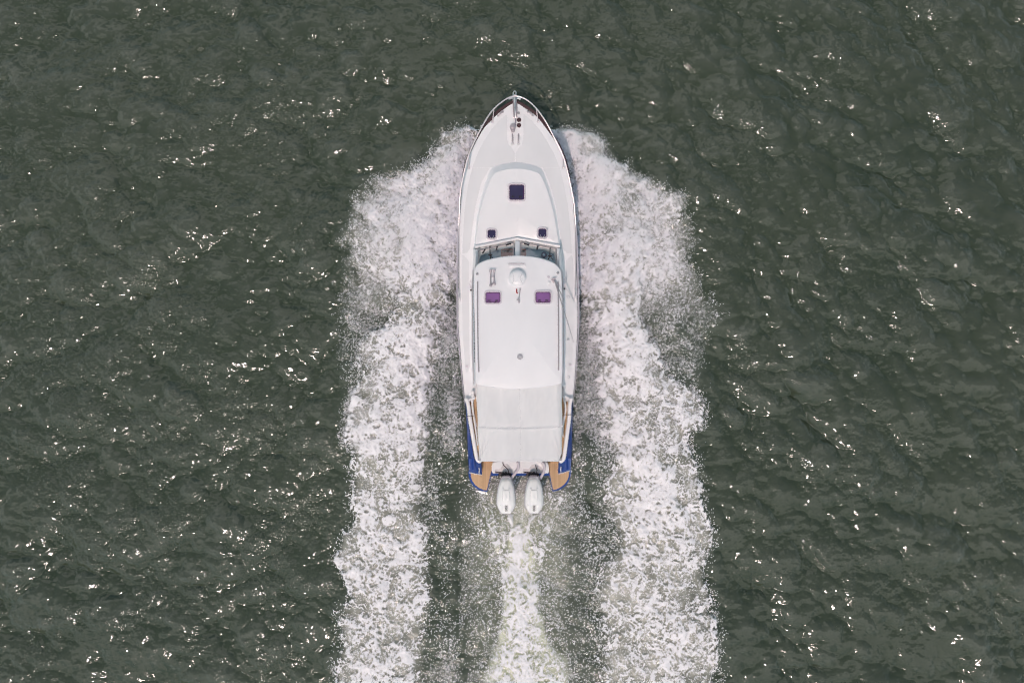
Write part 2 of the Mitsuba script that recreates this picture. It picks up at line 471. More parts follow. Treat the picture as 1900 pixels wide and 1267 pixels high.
def hatch(key, x0, x1, y0, y1, zf, m, label=None, frame=0.045, posts=True):
    """Rounded deck hatch: frame, tinted pane, two handles."""
    q = pxs([(x0, y1), (x1, y1), (x1, y0), (x0, y0)], zf)[:, :2]
    labels[key] = {'label': label} if label else {}
    o = rounded(q, 0.075, 64)
    outer, inner = inset(o, -0.03), inset(o, 0.018)
    ring = [np.c_[outer, np.full(64, zf - .06)], np.c_[outer, np.full(64, zf + .022)], np.c_[inset(outer, .016), np.full(64, zf + .034)], np.c_[inner, np.full(64, zf + .03)], np.c_[inner, np.full(64, zf + .006)]]
    add(key + '__frame', loft(ring), 'm_frame', 40)
    gk = inset(inner, .022 if x1 - x0 > 20 else .014)
    add(key + '__gasket', loft([np.c_[inner, np.full(64, zf + .006)], np.c_[inset(inner, .004), np.full(64, zf + .024)], np.c_[gk, np.full(64, zf + .024)], np.c_[gk, np.full(64, zf + .008)]]), 'm_gasket', 40)
    add(key + '__pane', plate(inner, zf - .01, zf + .016, .004, .004, 3), m, 40)
    w, cx, cy = x1 - x0, (x0 + x1) / 2, y1 - 0.25 * (y1 - y0)
    for k, s in enumerate((-1, 1)):
        c = at(cx + s * w * .23, cy, zf + .03)
        add(key + '__handle' + ('_001' if k else ''), cat(rbox(c[0], c[1], c[2] - .02, c[2] + .012, .085 if w > 25 else .03, .03, .01, s * -.12), ball(c + [-s * .03, -.035, -.005], .014, 1)), 'm_dark' if w > 25 else 'm_chrome')
    hx = at((x0 + x1) / 2, y0, zf)
    if not label:
        labels.pop(key)


hatch(B + '__deck_hatch', 943.8, 973.8, 342, 372.5, float(trunk_z(958, 357)) + .012, 'm_tint', 'large square dark navy deck hatch')
hatch(B + '__deck_hatch_001', 903.8, 920.7, 425.5, 443.2, float(trunk_z(914, 434)) + .02, 'm_tint', 'small dark hatch left of the seam')
hatch(B + '__deck_hatch_002', 997.8, 1014.8, 423.5, 441.5, float(trunk_z(1004, 432)) + .02, 'm_tint', 'small dark hatch right of the seam')

# windscreen: white frame in a V, two panes, dash behind
fz = 1.89
vb = [(880.7, 459.5), (884, 456), (959.7, 441.5), (1036, 455), (1039.3, 458)]
foot = np.array([at(x, y, fz) for x, y in vb])
W = B + '__windscreen'
labels[W] = {'label': 'two pane raked windscreen in a white frame'}
add(W + '__frame_sill', cat(*[band(polyline(np.array([at(*a, fz - .12), at(*b, fz - .12)]), 8), .085, .30) for a, b in (((880.8, 459.6), (960.2, 443.6)), ((959.4, 443.6), (1038.8, 458.0)))]), 'm_gelcoat', 40)
ztop = 2.60
for k, (a, b) in enumerate([((882.8, 463), (882.5, 508)), ((1036.8, 461.5), (1038, 506))]):
    add(W + '__frame_post' + ('_001' if k else ''), band(np.linspace(at(*a, fz), at(*b, ztop - .12), 8), .11, .06), 'm_gelcoat', 40)
add(W + '__mullion', band(np.linspace(at(960, 447, fz), at(960, 484, ztop - .05), 8), .13, .06), 'm_gelcoat', 40)
panes = [[(888, 465, fz - .01), (953.2, 450.3, fz - .01), (953.5, 486, ztop - .06), (888.5, 502, ztop - .12)], [(966.5, 450.0, fz - .01), (1031.5, 462, fz - .01), (1031.5, 500, ztop - .12), (966.3, 486, ztop - .06)]]
for k, q in enumerate(panes):
    v = np.array([at(*p) for p in q])
    add(W + '__pane' + ('_001' if k else ''), trimesh.Trimesh(v, [[0, 1, 2], [0, 2, 3]], process=False), 'm_glass', False)
    g = np.vstack([v, v[:1]])
    add(W + '__gasket' + ('_001' if k else ''), cat(*[tube(polyline(g[i:i + 2] + [0, 0, .012], 3), .013, 6) for i in range(4)]), 'm_satin', 40)
for k, q in enumerate([[(895.5, 470), (899.3, 463.8)], [(921.3, 463.5), (922.3, 458.3)], [(939, 455), (946.5, 452.3)], [(973, 452), (980.5, 454.5)], [(996.3, 462.5), (997.8, 457.5)]]):
    a, b = at(*q[0], fz + .22), at(*q[1], fz + .12)
    add(W + '__clip' + (f'_{k:03d}' if k else ''), cat(tube(np.linspace(a, b, 3), .021, 8), ball(b, .027, 1)), 'm_dark', 40)
for k, q in enumerate([[(909, 458), (909.2, 473), (910.5, 481)], [(1020.6, 461), (1020, 475), (1017.5, 481)]]):
    p = np.array([at(*q[0], fz + .06), at(*q[1], fz + .40), at(*q[2], fz + .52)])
    e = p[1]
    add(W + '__wiper' + ('_001' if k else ''), cat(tube(p, [.011, .017, .017], 6), tube(np.array([e + [-.05, .0, .01], e + [.06, -.0, .01]]), .016, 6), tube(np.array([e, e + [.1, -.12, .05]]), .010, 6), ball(p[0], .022, 1)), 'm_dark', 40)
# inside the windscreen
led = [(884, 462), (959.7, 446.5), (1036, 460), (1036, 500), (1028, 471), (1010, 463.5), (976, 459), (959, 459.3), (940, 460), (915, 466), (892, 474), (884, 500)]
add(B + '__dash_ledge', extrude(Polygon(pxs(led, 1.82)[:, :2]).buffer(0), 1.76, 1.82), 'm_ledge', False)
dz_ = 1.70
add(B + '__dashboard', extrude(pxs([(880, 452), (960, 442), (1040, 452), (1040, 530), (880, 530)], dz_)[:, :2], dz_ - .05, dz_), 'm_dash', False, label='blue grey dashboard behind the windscreen')
for k, (x0, x1, y0, y1) in enumerate([(929.5, 953.5, 461.5, 492), (965.5, 976.2, 461.5, 492)]):
    q = pxs([(x0, y1), (x1, y1), (x1, y0), (x0, y0)], dz_ + .05)[:, :2]
    add(B + '__dash_panel' + ('_001' if k else ''), plate(rounded(q, .02, 32), dz_ - .01, dz_ + .05, .01, 0, 3), 'm_wood', label='brown wooden dash panel')
    q2 = pxs([(x0 + 2.2, y0 + 6), (x1 - 1.5, y0 + 6), (x1 - 1.5, y0 + 3), (x0 + 2.2, y0 + 3)], dz_ + .06)[:, :2]
    add(B + '__dash_panel' + ('_001' if k else '') + '__recess', plate(rounded(q2, .01, 24), dz_ + .04, dz_ + .058, .004, 0, 3), 'm_dark')
c = at(1009.3, 473.3, dz_ + .1)
add(B + '__compass', revolve([(.085, -.1), (.088, 0), (.078, .035), (.055, .05), (.03, .056)], *c, 28), 'm_compass', 40, label='round navy blue compass on the dash')
add(B + '__compass__dial', revolve([(.034, .04), (.034, .058), (.02, .06)], *c, 20), 'm_dash')

# cabin house sides leaning out to the side decks
for k, (xs_, sgn) in enumerate((((873.2, 872.6, 873.4, 875), -1), ((1047.2, 1048.5, 1048.6, 1047), 1))):
    pys = np.linspace(462, 716, 30)
    xb = np.interp(pys, [462, 540, 650, 716], [877.5, 874.5, 874.5, 877.5] if sgn < 0 else [1041.5, 1046.3, 1047.2, 1046.5])
    lo = at(xb, pys, sheer(pys) - .01)
    xm = np.interp(pys, [462, 540, 716], [881, 878, 880] if sgn < 0 else [1038.5, 1043, 1044])
    m1 = at(xb - sgn * 0.6, pys, sheer(pys) + .45)
    m2 = at(xm - sgn * .5, pys, sheer(pys) + .52)
    hi = at(xm - sgn * 2.5, pys, np.full(30, 2.54))
    hi[0] = at(883.5 if sgn < 0 else 1036.5, 500, 2.46)
    add(B + '__cabin_side' + ('_001' if k else ''), loft([lo, m1, m2, hi] if sgn > 0 else [hi, m2, m1, lo], False), 'm_gelcoat', 25)
    q = [m2 * .78 + hi * .22, m2 * .25 + hi * .75]
    g = np.array([q[0][5:25], q[1][5:25]]) + [sgn * .012, 0, 0]
    add(B + '__side_window' + ('_001' if k else ''), loft(g if sgn > 0 else g[::-1], False), 'm_tint', 25)
    xr = np.full(26, 0.0)
    pyr = np.linspace(500, 712, 26)
    rail = at(np.interp(pyr, [500, 540, 650, 712], [877.8, 876.4, 876.6, 879] if sgn < 0 else [1042.5, 1044.9, 1045.6, 1044.6]), pyr, sheer(pyr) + .62)
    add(B + '__grab_rail' + ('_001' if k else ''), tube(rail, .016, 8), 'm_steel', 60)

# hardtop
ro = [(880.3, 590), (878.9, 560), (878.7, 530), (879.3, 510), (880.6, 499), (885, 491), (892, 486.3), (900, 482.8), (914, 479.2), (929.4, 476.2), (945, 474.6), (962, 473.7), (980, 474.9), (995.7, 477), (1009, 480.2), (1020.5, 484.3), (1029, 488.5), (1034.5, 492.8), (1039.5, 499), (1042, 506), (1043, 530), (1043.6, 560), (1044, 600), (1044.3, 650), (1044, 690), (1043.2, 709), (1041.5, 712), (1030, 714.8), (1000, 719.3), (975, 721.5), (952, 722), (925, 720.3), (900, 716.8), (886, 713.8), (882.8, 711.5), (881.8, 700), (881.2, 650)]
zr = 2.62
ro_w = resample(pxs(ro, zr)[:, :2][::-1], 200)
if Polygon(ro_w).exterior.is_ccw is False:
    ro_w = ro_w[::-1]
roof_mesh = plate(ro_w, zr - .10, zr, .045, .09, 12, flare=-.02)
add(B + '__hardtop', roof_mesh, 'm_roof', 40, label='smooth white hardtop roof')
roc = ro_w.mean(0)


roof_z = Surf(roof_mesh.vertices[-(200 * 12 + 1):])


def on_roof(px, py, dz=0.0):
    z = roof_z(px, py) + dz
    return at(px, py, z)


for k, q in enumerate([[(886, 523), (886.2, 600), (888.3, 690)], [(1035.6, 523), (1036.2, 600), (1036.3, 687)]]):
    p = spline(np.array([on_roof(*a, .045) for a in q]), 30)
    feet = [tube(np.array([p[i] - [0, 0, .07], p[i]]), .012, 6) for i in (0, 7, 15, 22, 29)]
    add(B + '__roof_rail' + ('_001' if k else ''), cat(tube(p, .017, 8), *feet), 'm_satin', 60)
hatch(B + '__roof_hatch', 899.6, 929.6, 541, 563.3, float(roof_z(914, 552)) + .005, 'm_purple', 'purple tinted roof hatch on the left')
hatch(B + '__roof_hatch_001', 992.3, 1022.8, 540.5, 563, float(roof_z(1007, 552)) + .005, 'm_purple', 'purple tinted roof hatch on the right')
c = on_roof(959.7, 517.5)
RD = B + '__radar_dome'
add(RD, revolve([(.235, -.02), (.24, .02), (.245, .10), (.238, .15), (.215, .19), (.17, .215), (.10, .228), (.03, .232)], *c, 56), 'm_roof', 50, label='round white radar dome')
for k, s in enumerate((-1, 1)):
    y = np.linspace(-.15, .15, 14)
    x = s * (.095 + 1.9 * y ** 2 * (1 if True else 0))
    r = np.hypot(x, y)
    z = np.interp(r, [0, .1, .17, .215], [.232, .228, .215, .19])
    add(RD + '__rib' + ('_001' if k else ''), tube(np.c_[c[0] + x, c[1] + y, c[2] + z - .002], .006, 6), 'm_seam', 60)
c = on_roof(958.7, 492.5)
add(B + '__light_bar', cat(rbox(c[0], c[1] - .02, c[2] - .02, c[2] + .05, .50, .04, .012), rbox(c[0], c[1] + .02, c[2] - .02, c[2] + .03, .5, .035, .01)), 'm_gelcoat')
add(B + '__light_bar__lens', rbox(c[0], c[1] + .045, c[2] - .01, c[2] + .03, .46, .02, .008), 'm_satin')
# twin trumpet horn
HN = B + '__horn'
labels[HN] = {'label': 'twin chrome trumpet horn'}
for k, (x, y0, y1) in enumerate([(910.3, 500.5, 529.5), (916.8, 500.5, 525.5)]):
    a, b = on_roof(x, y0, .09), on_roof(x, y1, .09)
    p = np.linspace(a, b, 12)
    add(HN + '__trumpet' + ('_001' if k else ''), cat(tube(p, [.042, .034, .024, .018, .016, .015, .015, .015, .015, .016, .018, .02], 12), ball(b, .042, 2)), 'm_satin', 50)
a, b = on_roof(910, 513, .08), on_roof(917, 513, .08)
q0, q1 = on_roof(916, 524, .03), on_roof(911, 530, .03)
add(HN + '__bracket', cat(tube(np.array([a, b]), .012, 6), tube(np.array([a - [0, 0, .1], a]), .012, 6), tube(np.array([b - [0, 0, .1], b]), .012, 6)), 'm_satin', 50)
add(HN + '__compressor', tube(np.array([q0 + [.05, -.07, .02], q0, q1]), .022, 8), 'm_satin', 50)
for k, (x, y) in enumerate([(885.5, 508.5), (1035.2, 506.5)]):
    add(B + '__clearance_light' + ('_001' if k else ''), revolve([(.035, -.03), (.035, .03), (.022, .05), (.006, .055)], *on_roof(x, y), 18), 'm_grey', 40)
add(B + '__gps_puck', revolve([(.035, -.02), (.035, .02), (.02, .035)], *on_roof(1017.7, 514.3), 18), 'm_frame', 40)
add(B + '__satellite_dome', ball(on_roof(1018.3, 525.2, .02), .05, 2, .9), 'm_gelcoat', 60)
c = on_roof(964.9, 661.8)
add(B + '__roof_vent', cat(revolve([(.085, -.02), (.085, .02), (.065, .035), (.06, .02), (.045, .02), (.04, .045), (.015, .055)], *c, 30)), 'm_seam', 40, label='small round grey roof vent')
add(B + '__anchor_light', cat(tube(np.array([on_roof(965, 537.5, .05), on_roof(962.3, 556, .16)]), .011, 8), tube(np.array([on_roof(958.8, 556, .1), on_roof(964, 556, .14)]), .018, 8), ball(on_roof(963, 560.3, .1), .032, 2), rbox(*on_roof(965, 537.5)[:2], on_roof(965, 537)[2] - .03, on_roof(965, 537)[2] + .06, .05, .05, .01)), 'm_satin', 50)
add(B + '__pennant', cat(tube(np.array([on_roof(958.3, 536.5, .05), on_roof(958.5, 543, .1), on_roof(960, 544, .1)]), .014, 8), ball(on_roof(959.8, 544, .1), .02, 1)), 'm_red', 50)
# folded whip antennas
c = on_roof(1027.4, 520.5, .05)
add(B + '__antenna_mount', cat(rbox(c[0], c[1], c[2] - .08, c[2] + .03, .07, .12, .015), tube(np.array([c + [-.05, .05, .04], c + [.07, .06, .04]]), .016, 8), tube(np.array([c + [-.09, .02, .0], c + [-.02, 0, 0]]), .012, 8)), 'm_satin', 40)
for k, (e, z1) in enumerate([((1064.7, 635), 3.25), ((1046.8, 557), 3.0)]):
    s0 = c + [.02, 0, .04]
    add(B + '__antenna' + ('_001' if k else ''), tube(np.linspace(s0, at(*e, z1), 14), np.linspace(.017, .007, 14), 8), 'm_grey', 60)
for k, (x, y, s) in enumerate([(873.7, 525.5, -1), (1047.6, 523, 1)]):
    z = sheer(y) + .55
    lp = np.array([at(x - s * 1.8, y - 5, z), at(x + s * 1.2, y - 5, z), at(x + s * 2.5, y + 3.5, z), at(x - s * 2.2, y + 4.5, z), at(x - s * 1.8, y - 5, z)])
    add(B + '__side_light' + ('_001' if k else ''), cat(tube(lp, .011, 6), rbox(*at(x, y + 7.5, z)[:2], z - .04, z + .03, .07, .07, .015)), 'm_frame', 30)
    add(B + '__side_vent' + ('_001' if k else ''), rbox(*at(x + s * .2 + (1.2 if s < 0 else -1.5), y + 12.7, z)[:2], z - .03, z + .03, .085, .05, .015), 'm_dark')
a, b = at(1047.5, 530, sheer(530) + .5), at(1064.2, 556, sheer(556) + .03)
add(B + '__grey_line', tube(np.linspace(a, b, 6), .006, 6), 'm_grey')  # thin grey line slanting down to the deck edge
for k, (x, y) in enumerate([(1055, 551), (1054.5, 629.2), (1055.3, 699.3)]):
    add(B + '__deck_cap' + (f'_{k:03d}' if k else ''), ball(at(x, y, deck_z(y, x) + .015), .038, 2, .8), 'm_chrome', 60)
for k, (x, y) in enumerate([(866, 680), (1058, 676.5)]):
    add(B + '__deck_cap_' + f'{k + 3:03d}', revolve([(.04, -.01), (.04, .02), (.03, .03), (.01, .03)], *at(x, y, deck_z(y, x)), 18), 'm_frame', 40)

# canopy of white canvas behind the hardtop, with folds
nu, nv = 90, 70
U, V_ = np.meshgrid(np.linspace(0, 1, nu), np.linspace(0, 1, nv))
fy = 718 - 6 * (2 * U - 1) ** 2 - 1.5
pyc = fy + (855.2 - 2.5 * np.sin(np.pi * U) * .3 - fy) * V_
xl = np.interp(V_, [0, .25, .6, .9, 1], [884, 885, 886.3, 888.3, 890.5]) + 0.5 * np.sin(V_ * 17)
xr = np.interp(V_, [0, .25, .6, .9, 1], [1042.2, 1043, 1043.2, 1042, 1037.3]) + .4 * np.sin(V_ * 15 + 1)
pxc = xl + (xr - xl) * U
edge = np.minimum(U, 1 - U)
z = 2.50 - .05 * V_ ** 1.5 + .07 * (1 - (2 * U - 1) ** 4)
z -= .05 * np.exp(-(edge / .03) ** 2) + .035 * np.sin(np.pi * V_) * np.sin(np.pi * U)
z += .022 * np.exp(-((V_ - .575 - .012 * np.sin(U * 5)) / .02) ** 2) - .01 * np.exp(-((V_ - .55) / .018) ** 2)
nz = meshkit.fbm(np.stack([U * 5, V_ * 1.6, 0 * U], -1), 3, 3) - .5
nz2 = meshkit.fbm(np.stack([U * 13 + V_ * 3, V_ * 2.2, 0 * U + 5], -1), 3, 9) - .5
z += .075 * nz + .045 * nz2
for cx_, sg in ((0.0, 1), (1.0, -1)):      # tension folds fanning from the after corners
    dx, dy = (U - cx_) * sg * 2.55 + 1e-4, (1.0 - V_) * 2.2 + 1e-4
    an, rr_ = np.arctan2(dy, dx), np.hypot(dx, dy)
    z += .028 * np.sin(an * 26 + 1.0 * cx_) * np.exp(-(rr_ / .75) ** 2) * np.clip((an - .95) / .25, 0, 1) * np.clip(rr_ / .15, 0, 1)
for k, (u0, sl) in enumerate([(.56, .03), (.60, .05), (.12, -.01), (.93, .02), (.30, .03)]):
    z += .016 * np.exp(-((U - u0 - sl * V_) / .010) ** 2) * np.clip(1 - V_ / .5, 0, 1)
cv = at(pxc, pyc, z)
skirt = cv[-1:].copy(); skirt[..., 2] -= .09; skirt[..., 1] += .03
cv = np.concatenate([cv, skirt], 0)
sl_ = cv[:, :1].copy(); sl_[..., 2] -= .10; sl_[..., 0] += .02
sr_ = cv[:, -1:].copy(); sr_[..., 2] -= .10; sr_[..., 0] -= .02
cv = np.concatenate([sl_, cv, sr_], 1)
C = B + '__canopy'
add(C, loft(cv[::-1], False), 'm_canvas', 60, label='off white fabric canopy behind the hardtop')
row = int(.565 * nv)
add(C + '__seam', tube(cv[row, 3:-3] + [0, 0, -.002], .005, 6), 'm_hem', 60)
col = nu // 2 + 1
add(C + '__seam_001', tube(cv[2:-2, col] + [0, 0, -.002], .004, 6), 'm_hem', 60)
add(C + '__piping', tube(cv[-2, 2:-2] + [0, -.004, .0], .012, 6), 'm_gelcoat', 60)
for k, (px, py, s) in enumerate([(891.5, 852.5, -1), (1037, 852.5, 1)]):
    a, b = at(px, py, 2.42), at(px - s * -4.5, py + 1, 1.3)
    add(C + '__pole' + ('_001' if k else ''), tube(np.linspace(a, b, 6), .018, 8), 'm_steel', 60)
for k, (px, s) in enumerate([(884.5, -1), (1042.5, 1)]):
    a, b = at(px, 790, 2.48), at(px + s * 5, 765, 1.32)
    add(C + '__strut' + ('_001' if k else ''), tube(np.linspace(a, b, 6), .014, 8), 'm_steel', 60)

# cockpit: sole, coamings, inner ledges
sole = Polygon(pxs([(868, 700), (1060, 700), (1056, 856), (874, 856)], .55)[:, :2])
add(B + '__cockpit_sole', extrude(sole, .50, .55), 'm_teak', False, label='teak cockpit sole')
coam = {-1: [(864.5, 739), (868, 748), (871.2, 770), (876, 800), (881, 830), (884, 846), (886.3, 852.5), (889.5, 855.2)], 1: [(1060.3, 739), (1057.6, 748), (1056.3, 770), (1052.9, 800), (1049, 830), (1047, 844), (1044.6, 852), (1041, 855)]}
for side, i in ((-1, ''), (1, '_001')):
    zc = lambda y: 1.36 - .0009 * (y - 740)
    p = spline(np.array([at(x, y, zc(y)) for x, y in coam[side]]), 60)
    w = np.interp(np.linspace(0, 1, 60), [0, .05, .9, 1], [.10, .115, .115, .12])
    add(B + '__coaming' + i, cat(band(p, w, .12), ball(p[-1] + [0, .01, .0], .075, 2, .8)), 'm_gelcoat', 50, label='white cockpit coaming at the left' if side < 0 else 'white cockpit coaming at the right')
    q = [(877.6, 726), (876.2, 745), (879.5, 775), (883.2, 800), (886, 826)] if side < 0 else [(1047.0, 720), (1046.5, 740), (1049, 752), (1047.4, 775), (1045, 810)]
    p2 = spline(np.array([at(x, y, 1.33) for x, y in q]), 40)
    add(B + '__inner_rail' + i, band(p2, np.linspace(.075, .035, 40), .08), 'm_gelcoat', 50)
    q = [(881.5, 728), (881.8, 750), (883, 775), (885.5, 800), (887, 835)] if side < 0 else [(1044.5, 737), (1044.5, 760), (1043.3, 775), (1043, 800), (1041, 835)]
    p3 = spline(np.array([at(x, y, 1.22) for x, y in q]), 30)
    add(B + '__teak_trim' + i, band(p3, .085, .05), 'm_teak', 40)
    lo = np.array([at(x, y, .5) for x, y in coam[side]])
    hi = np.array([at(x, y, 1.33) for x, y in coam[side]])
    add(B + '__cockpit_side' + i, loft([lo, hi] if side > 0 else [hi, lo], False), 'm_ledge', 40)
    end = at(877.8, 727, 1.38) if side < 0 else at(1046.8, 716, 1.38)
    end2 = at(879.5, 738, 1.38) if side < 0 else at(1046.5, 735, 1.38)
    add(B + '__corner_handle' + i, cat(ball(end, .045, 2), ball(end2, .05, 2), tube(np.array([end, end2]), .025, 8)), 'm_gelcoat', 50)
    a = at(865, 744, 1.37) if side < 0 else at(1061, 743, 1.37)
    b = end2
    add(B + '__cross_trim' + i, band(polyline(np.array([a, b]), 6), .05, .05), 'm_gelcoat', 40)
    a, b = (at(866, 772, 1.40), at(881, 772, 1.42)) if side < 0 else (at(1061, 769, 1.40), at(1047, 770, 1.42))
    add(B + '__tie_line' + i, tube(np.linspace(a, b, 4), .007, 6), 'm_dark')

# stern quarters, swim platforms, engine well
for side, i in ((-1, ''), (1, '_001')):
    if side < 0:
        blk = [(869.6, 850), (880, 848), (888, 853), (892.2, 860), (893.8, 880), (884, 878.3), (870.3, 875.5)]
        base_ = [(869, 873), (869.8, 884), (873.4, 894), (879, 901.5), (887, 907.3), (896, 910.6), (904.2, 912), (912.3, 876), (919, 857), (919, 838), (893, 838), (893.4, 874)]
        tk = [(873.4, 875.3), (873.6, 884), (876.5, 892.5), (881.5, 899.2), (888.5, 904.8), (896.5, 908.3), (903.2, 909.6), (911, 876), (917.8, 857), (917.8, 838), (893.2, 838), (894.4, 881), (884, 879.3)]
    else:
        blk = [(1060, 850), (1049, 847), (1041, 852), (1037.8, 858), (1036, 878), (1047, 875.5), (1058.8, 871.5)]
        base_ = [(1059.6, 870), (1058.6, 882), (1055.5, 892), (1049.5, 900), (1041, 906.8), (1032, 910.3), (1025.2, 911.6), (1018, 876), (1011.5, 857), (1011.5, 838), (1037.8, 838), (1037, 874)]
        tk = [(1056.2, 871.8), (1055.8, 882), (1052.8, 891), (1047, 898.3), (1039.8, 904), (1032.5, 907.5), (1026.2, 909), (1019.3, 876), (1012.6, 857), (1012.6, 838), (1037.6, 838), (1035.5, 878.8), (1046, 876.3)]
    o = rounded(pxs(blk, .98)[:, :2], .03, 80)
    cxq = at(868 if side < 0 else 1061, 860, .98)[0]
    zq = .98 - .16 * np.clip(np.abs(o[:, 0] - cxq) / .42, 0, 1) ** 2 + .08 * np.clip((o[:, 1] - o[:, 1].min()) / .5, 0, 1)
    add(B + '__stern_quarter' + i, plate(o, .3, zq, .025, 0.0, 4, flare=.0), 'm_navy', 50, label='glossy navy blue stern quarter')
    S = B + '__swim_platform' + i
    g = Polygon(pxs(base_, .47)[:, :2]).buffer(-.03).buffer(.03)
    labels[S] = {'label': 'teak topped swim platform, ' + ('left' if side < 0 else 'right') + ' of the engines'}
    add(S + '__base', extrude(g, .28, .49), 'm_navy', False)
    add(S + '__teak', extrude(Polygon(pxs(tk, .515)[:, :2]).buffer(-.02).buffer(.02), .47, .515), 'm_teak', False)
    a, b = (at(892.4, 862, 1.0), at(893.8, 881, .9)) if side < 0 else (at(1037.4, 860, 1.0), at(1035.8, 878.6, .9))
    add(S + '__edge_highlight', tube(np.array([a + [side * .06, -.1, -.02], (a + b) / 2 + [side * .06, 0, .0], b + [side * .08, .05, -.02]]), .014, 8), 'm_gelcoat', 50)  # white tube standing for the highlight on the inner edge of the quarter
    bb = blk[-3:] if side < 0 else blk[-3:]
    add(S + '__lower_highlight', tube(np.array([at(x, y + .6, .56) for x, y in bb]), .014, 8), 'm_gelcoat', 50)  # white tube drawn for the highlight along the lower edge
a, b = at(883.5, 909.5, .42), at(903.5, 913.6, .42)
add(B + '__swim_ladder', cat(tube(np.linspace(a, b, 6), .022, 8), tube(np.linspace(a + [.08, -.05, -.05], b + [-.02, -.05, -.05], 6), .022, 8), rbox(*((a + b) / 2 + [.05, -.02, 0])[:2], .38, .46, .16, .10, .02)), 'm_chrome', 50, label='chrome swim ladder folded under the platform')

ow = [(912.5, 877.5), (912.3, 866), (913.5, 860.5), (917, 857), (922, 855.3), (930, 850), (1000, 850), (1009, 855.3), (1014, 857.5), (1017.5, 861.5), (1018.5, 867), (1018.8, 877.5)]
rec1 = [(918.5, 879), (918.5, 870.4), (928.7, 870.4), (931.3, 864.8), (936.2, 860), (941, 860.5), (946, 864), (951, 871), (951.5, 879)]
rec2 = [(971, 879), (971, 869.3), (981.3, 869.7), (986, 863), (993.2, 860), (1000, 860), (1006.5, 862.8), (1010, 869), (1010, 879)]
g = Polygon(pxs(ow, .98)[:, :2]).buffer(-.05).buffer(.05)
for r_ in (rec1, rec2):
    g = g.difference(Polygon(pxs(r_, .98)[:, :2]).buffer(-.02).buffer(.02))
if g.geom_type != 'Polygon':
    g = max(g.geoms, key=lambda x: x.area)
EW = B + '__engine_well'
add(EW, cat(extrude(g, .45, .955), extrude(g.buffer(-.018), .954, .975)), 'm_gelcoat', 30, label='white engine well bulwark')
add(EW + '__well_floor', extrude(pxs([(914, 878), (1017, 878), (1016, 853), (915, 853)], .84)[:, :2], .56, .84), 'm_well', False)
cove = at(1004, 866, .62)
add(EW + '__cove', cat(*[tube(spline(np.array([at(x, y, .88) for x, y in q]), 14), .05, 8) for q in ([(991, 861.5), (1002, 861.5), (1008, 868), (1008.5, 877)],)]), 'm_gelcoat', 50)
tr = pxs([(911.8, 882.3), (1019.3, 882.3), (1018.8, 877.5), (912.3, 877.5)], .80)[:, :2]
add(B + '__transom', extrude(tr, -.3, .80), 'm_navy', False, label='navy blue transom behind the engine well')
for k, (x, z_) in enumerate([(918.5, .86), (971.5, .86)]):
    a, b = at(x, 876.3, z_), at(x + 12, 876.6, z_)
    add(EW + '__drain_bar' + ('_001' if k else ''), tube(np.array([a, b]), .016, 6), 'm_maroon')

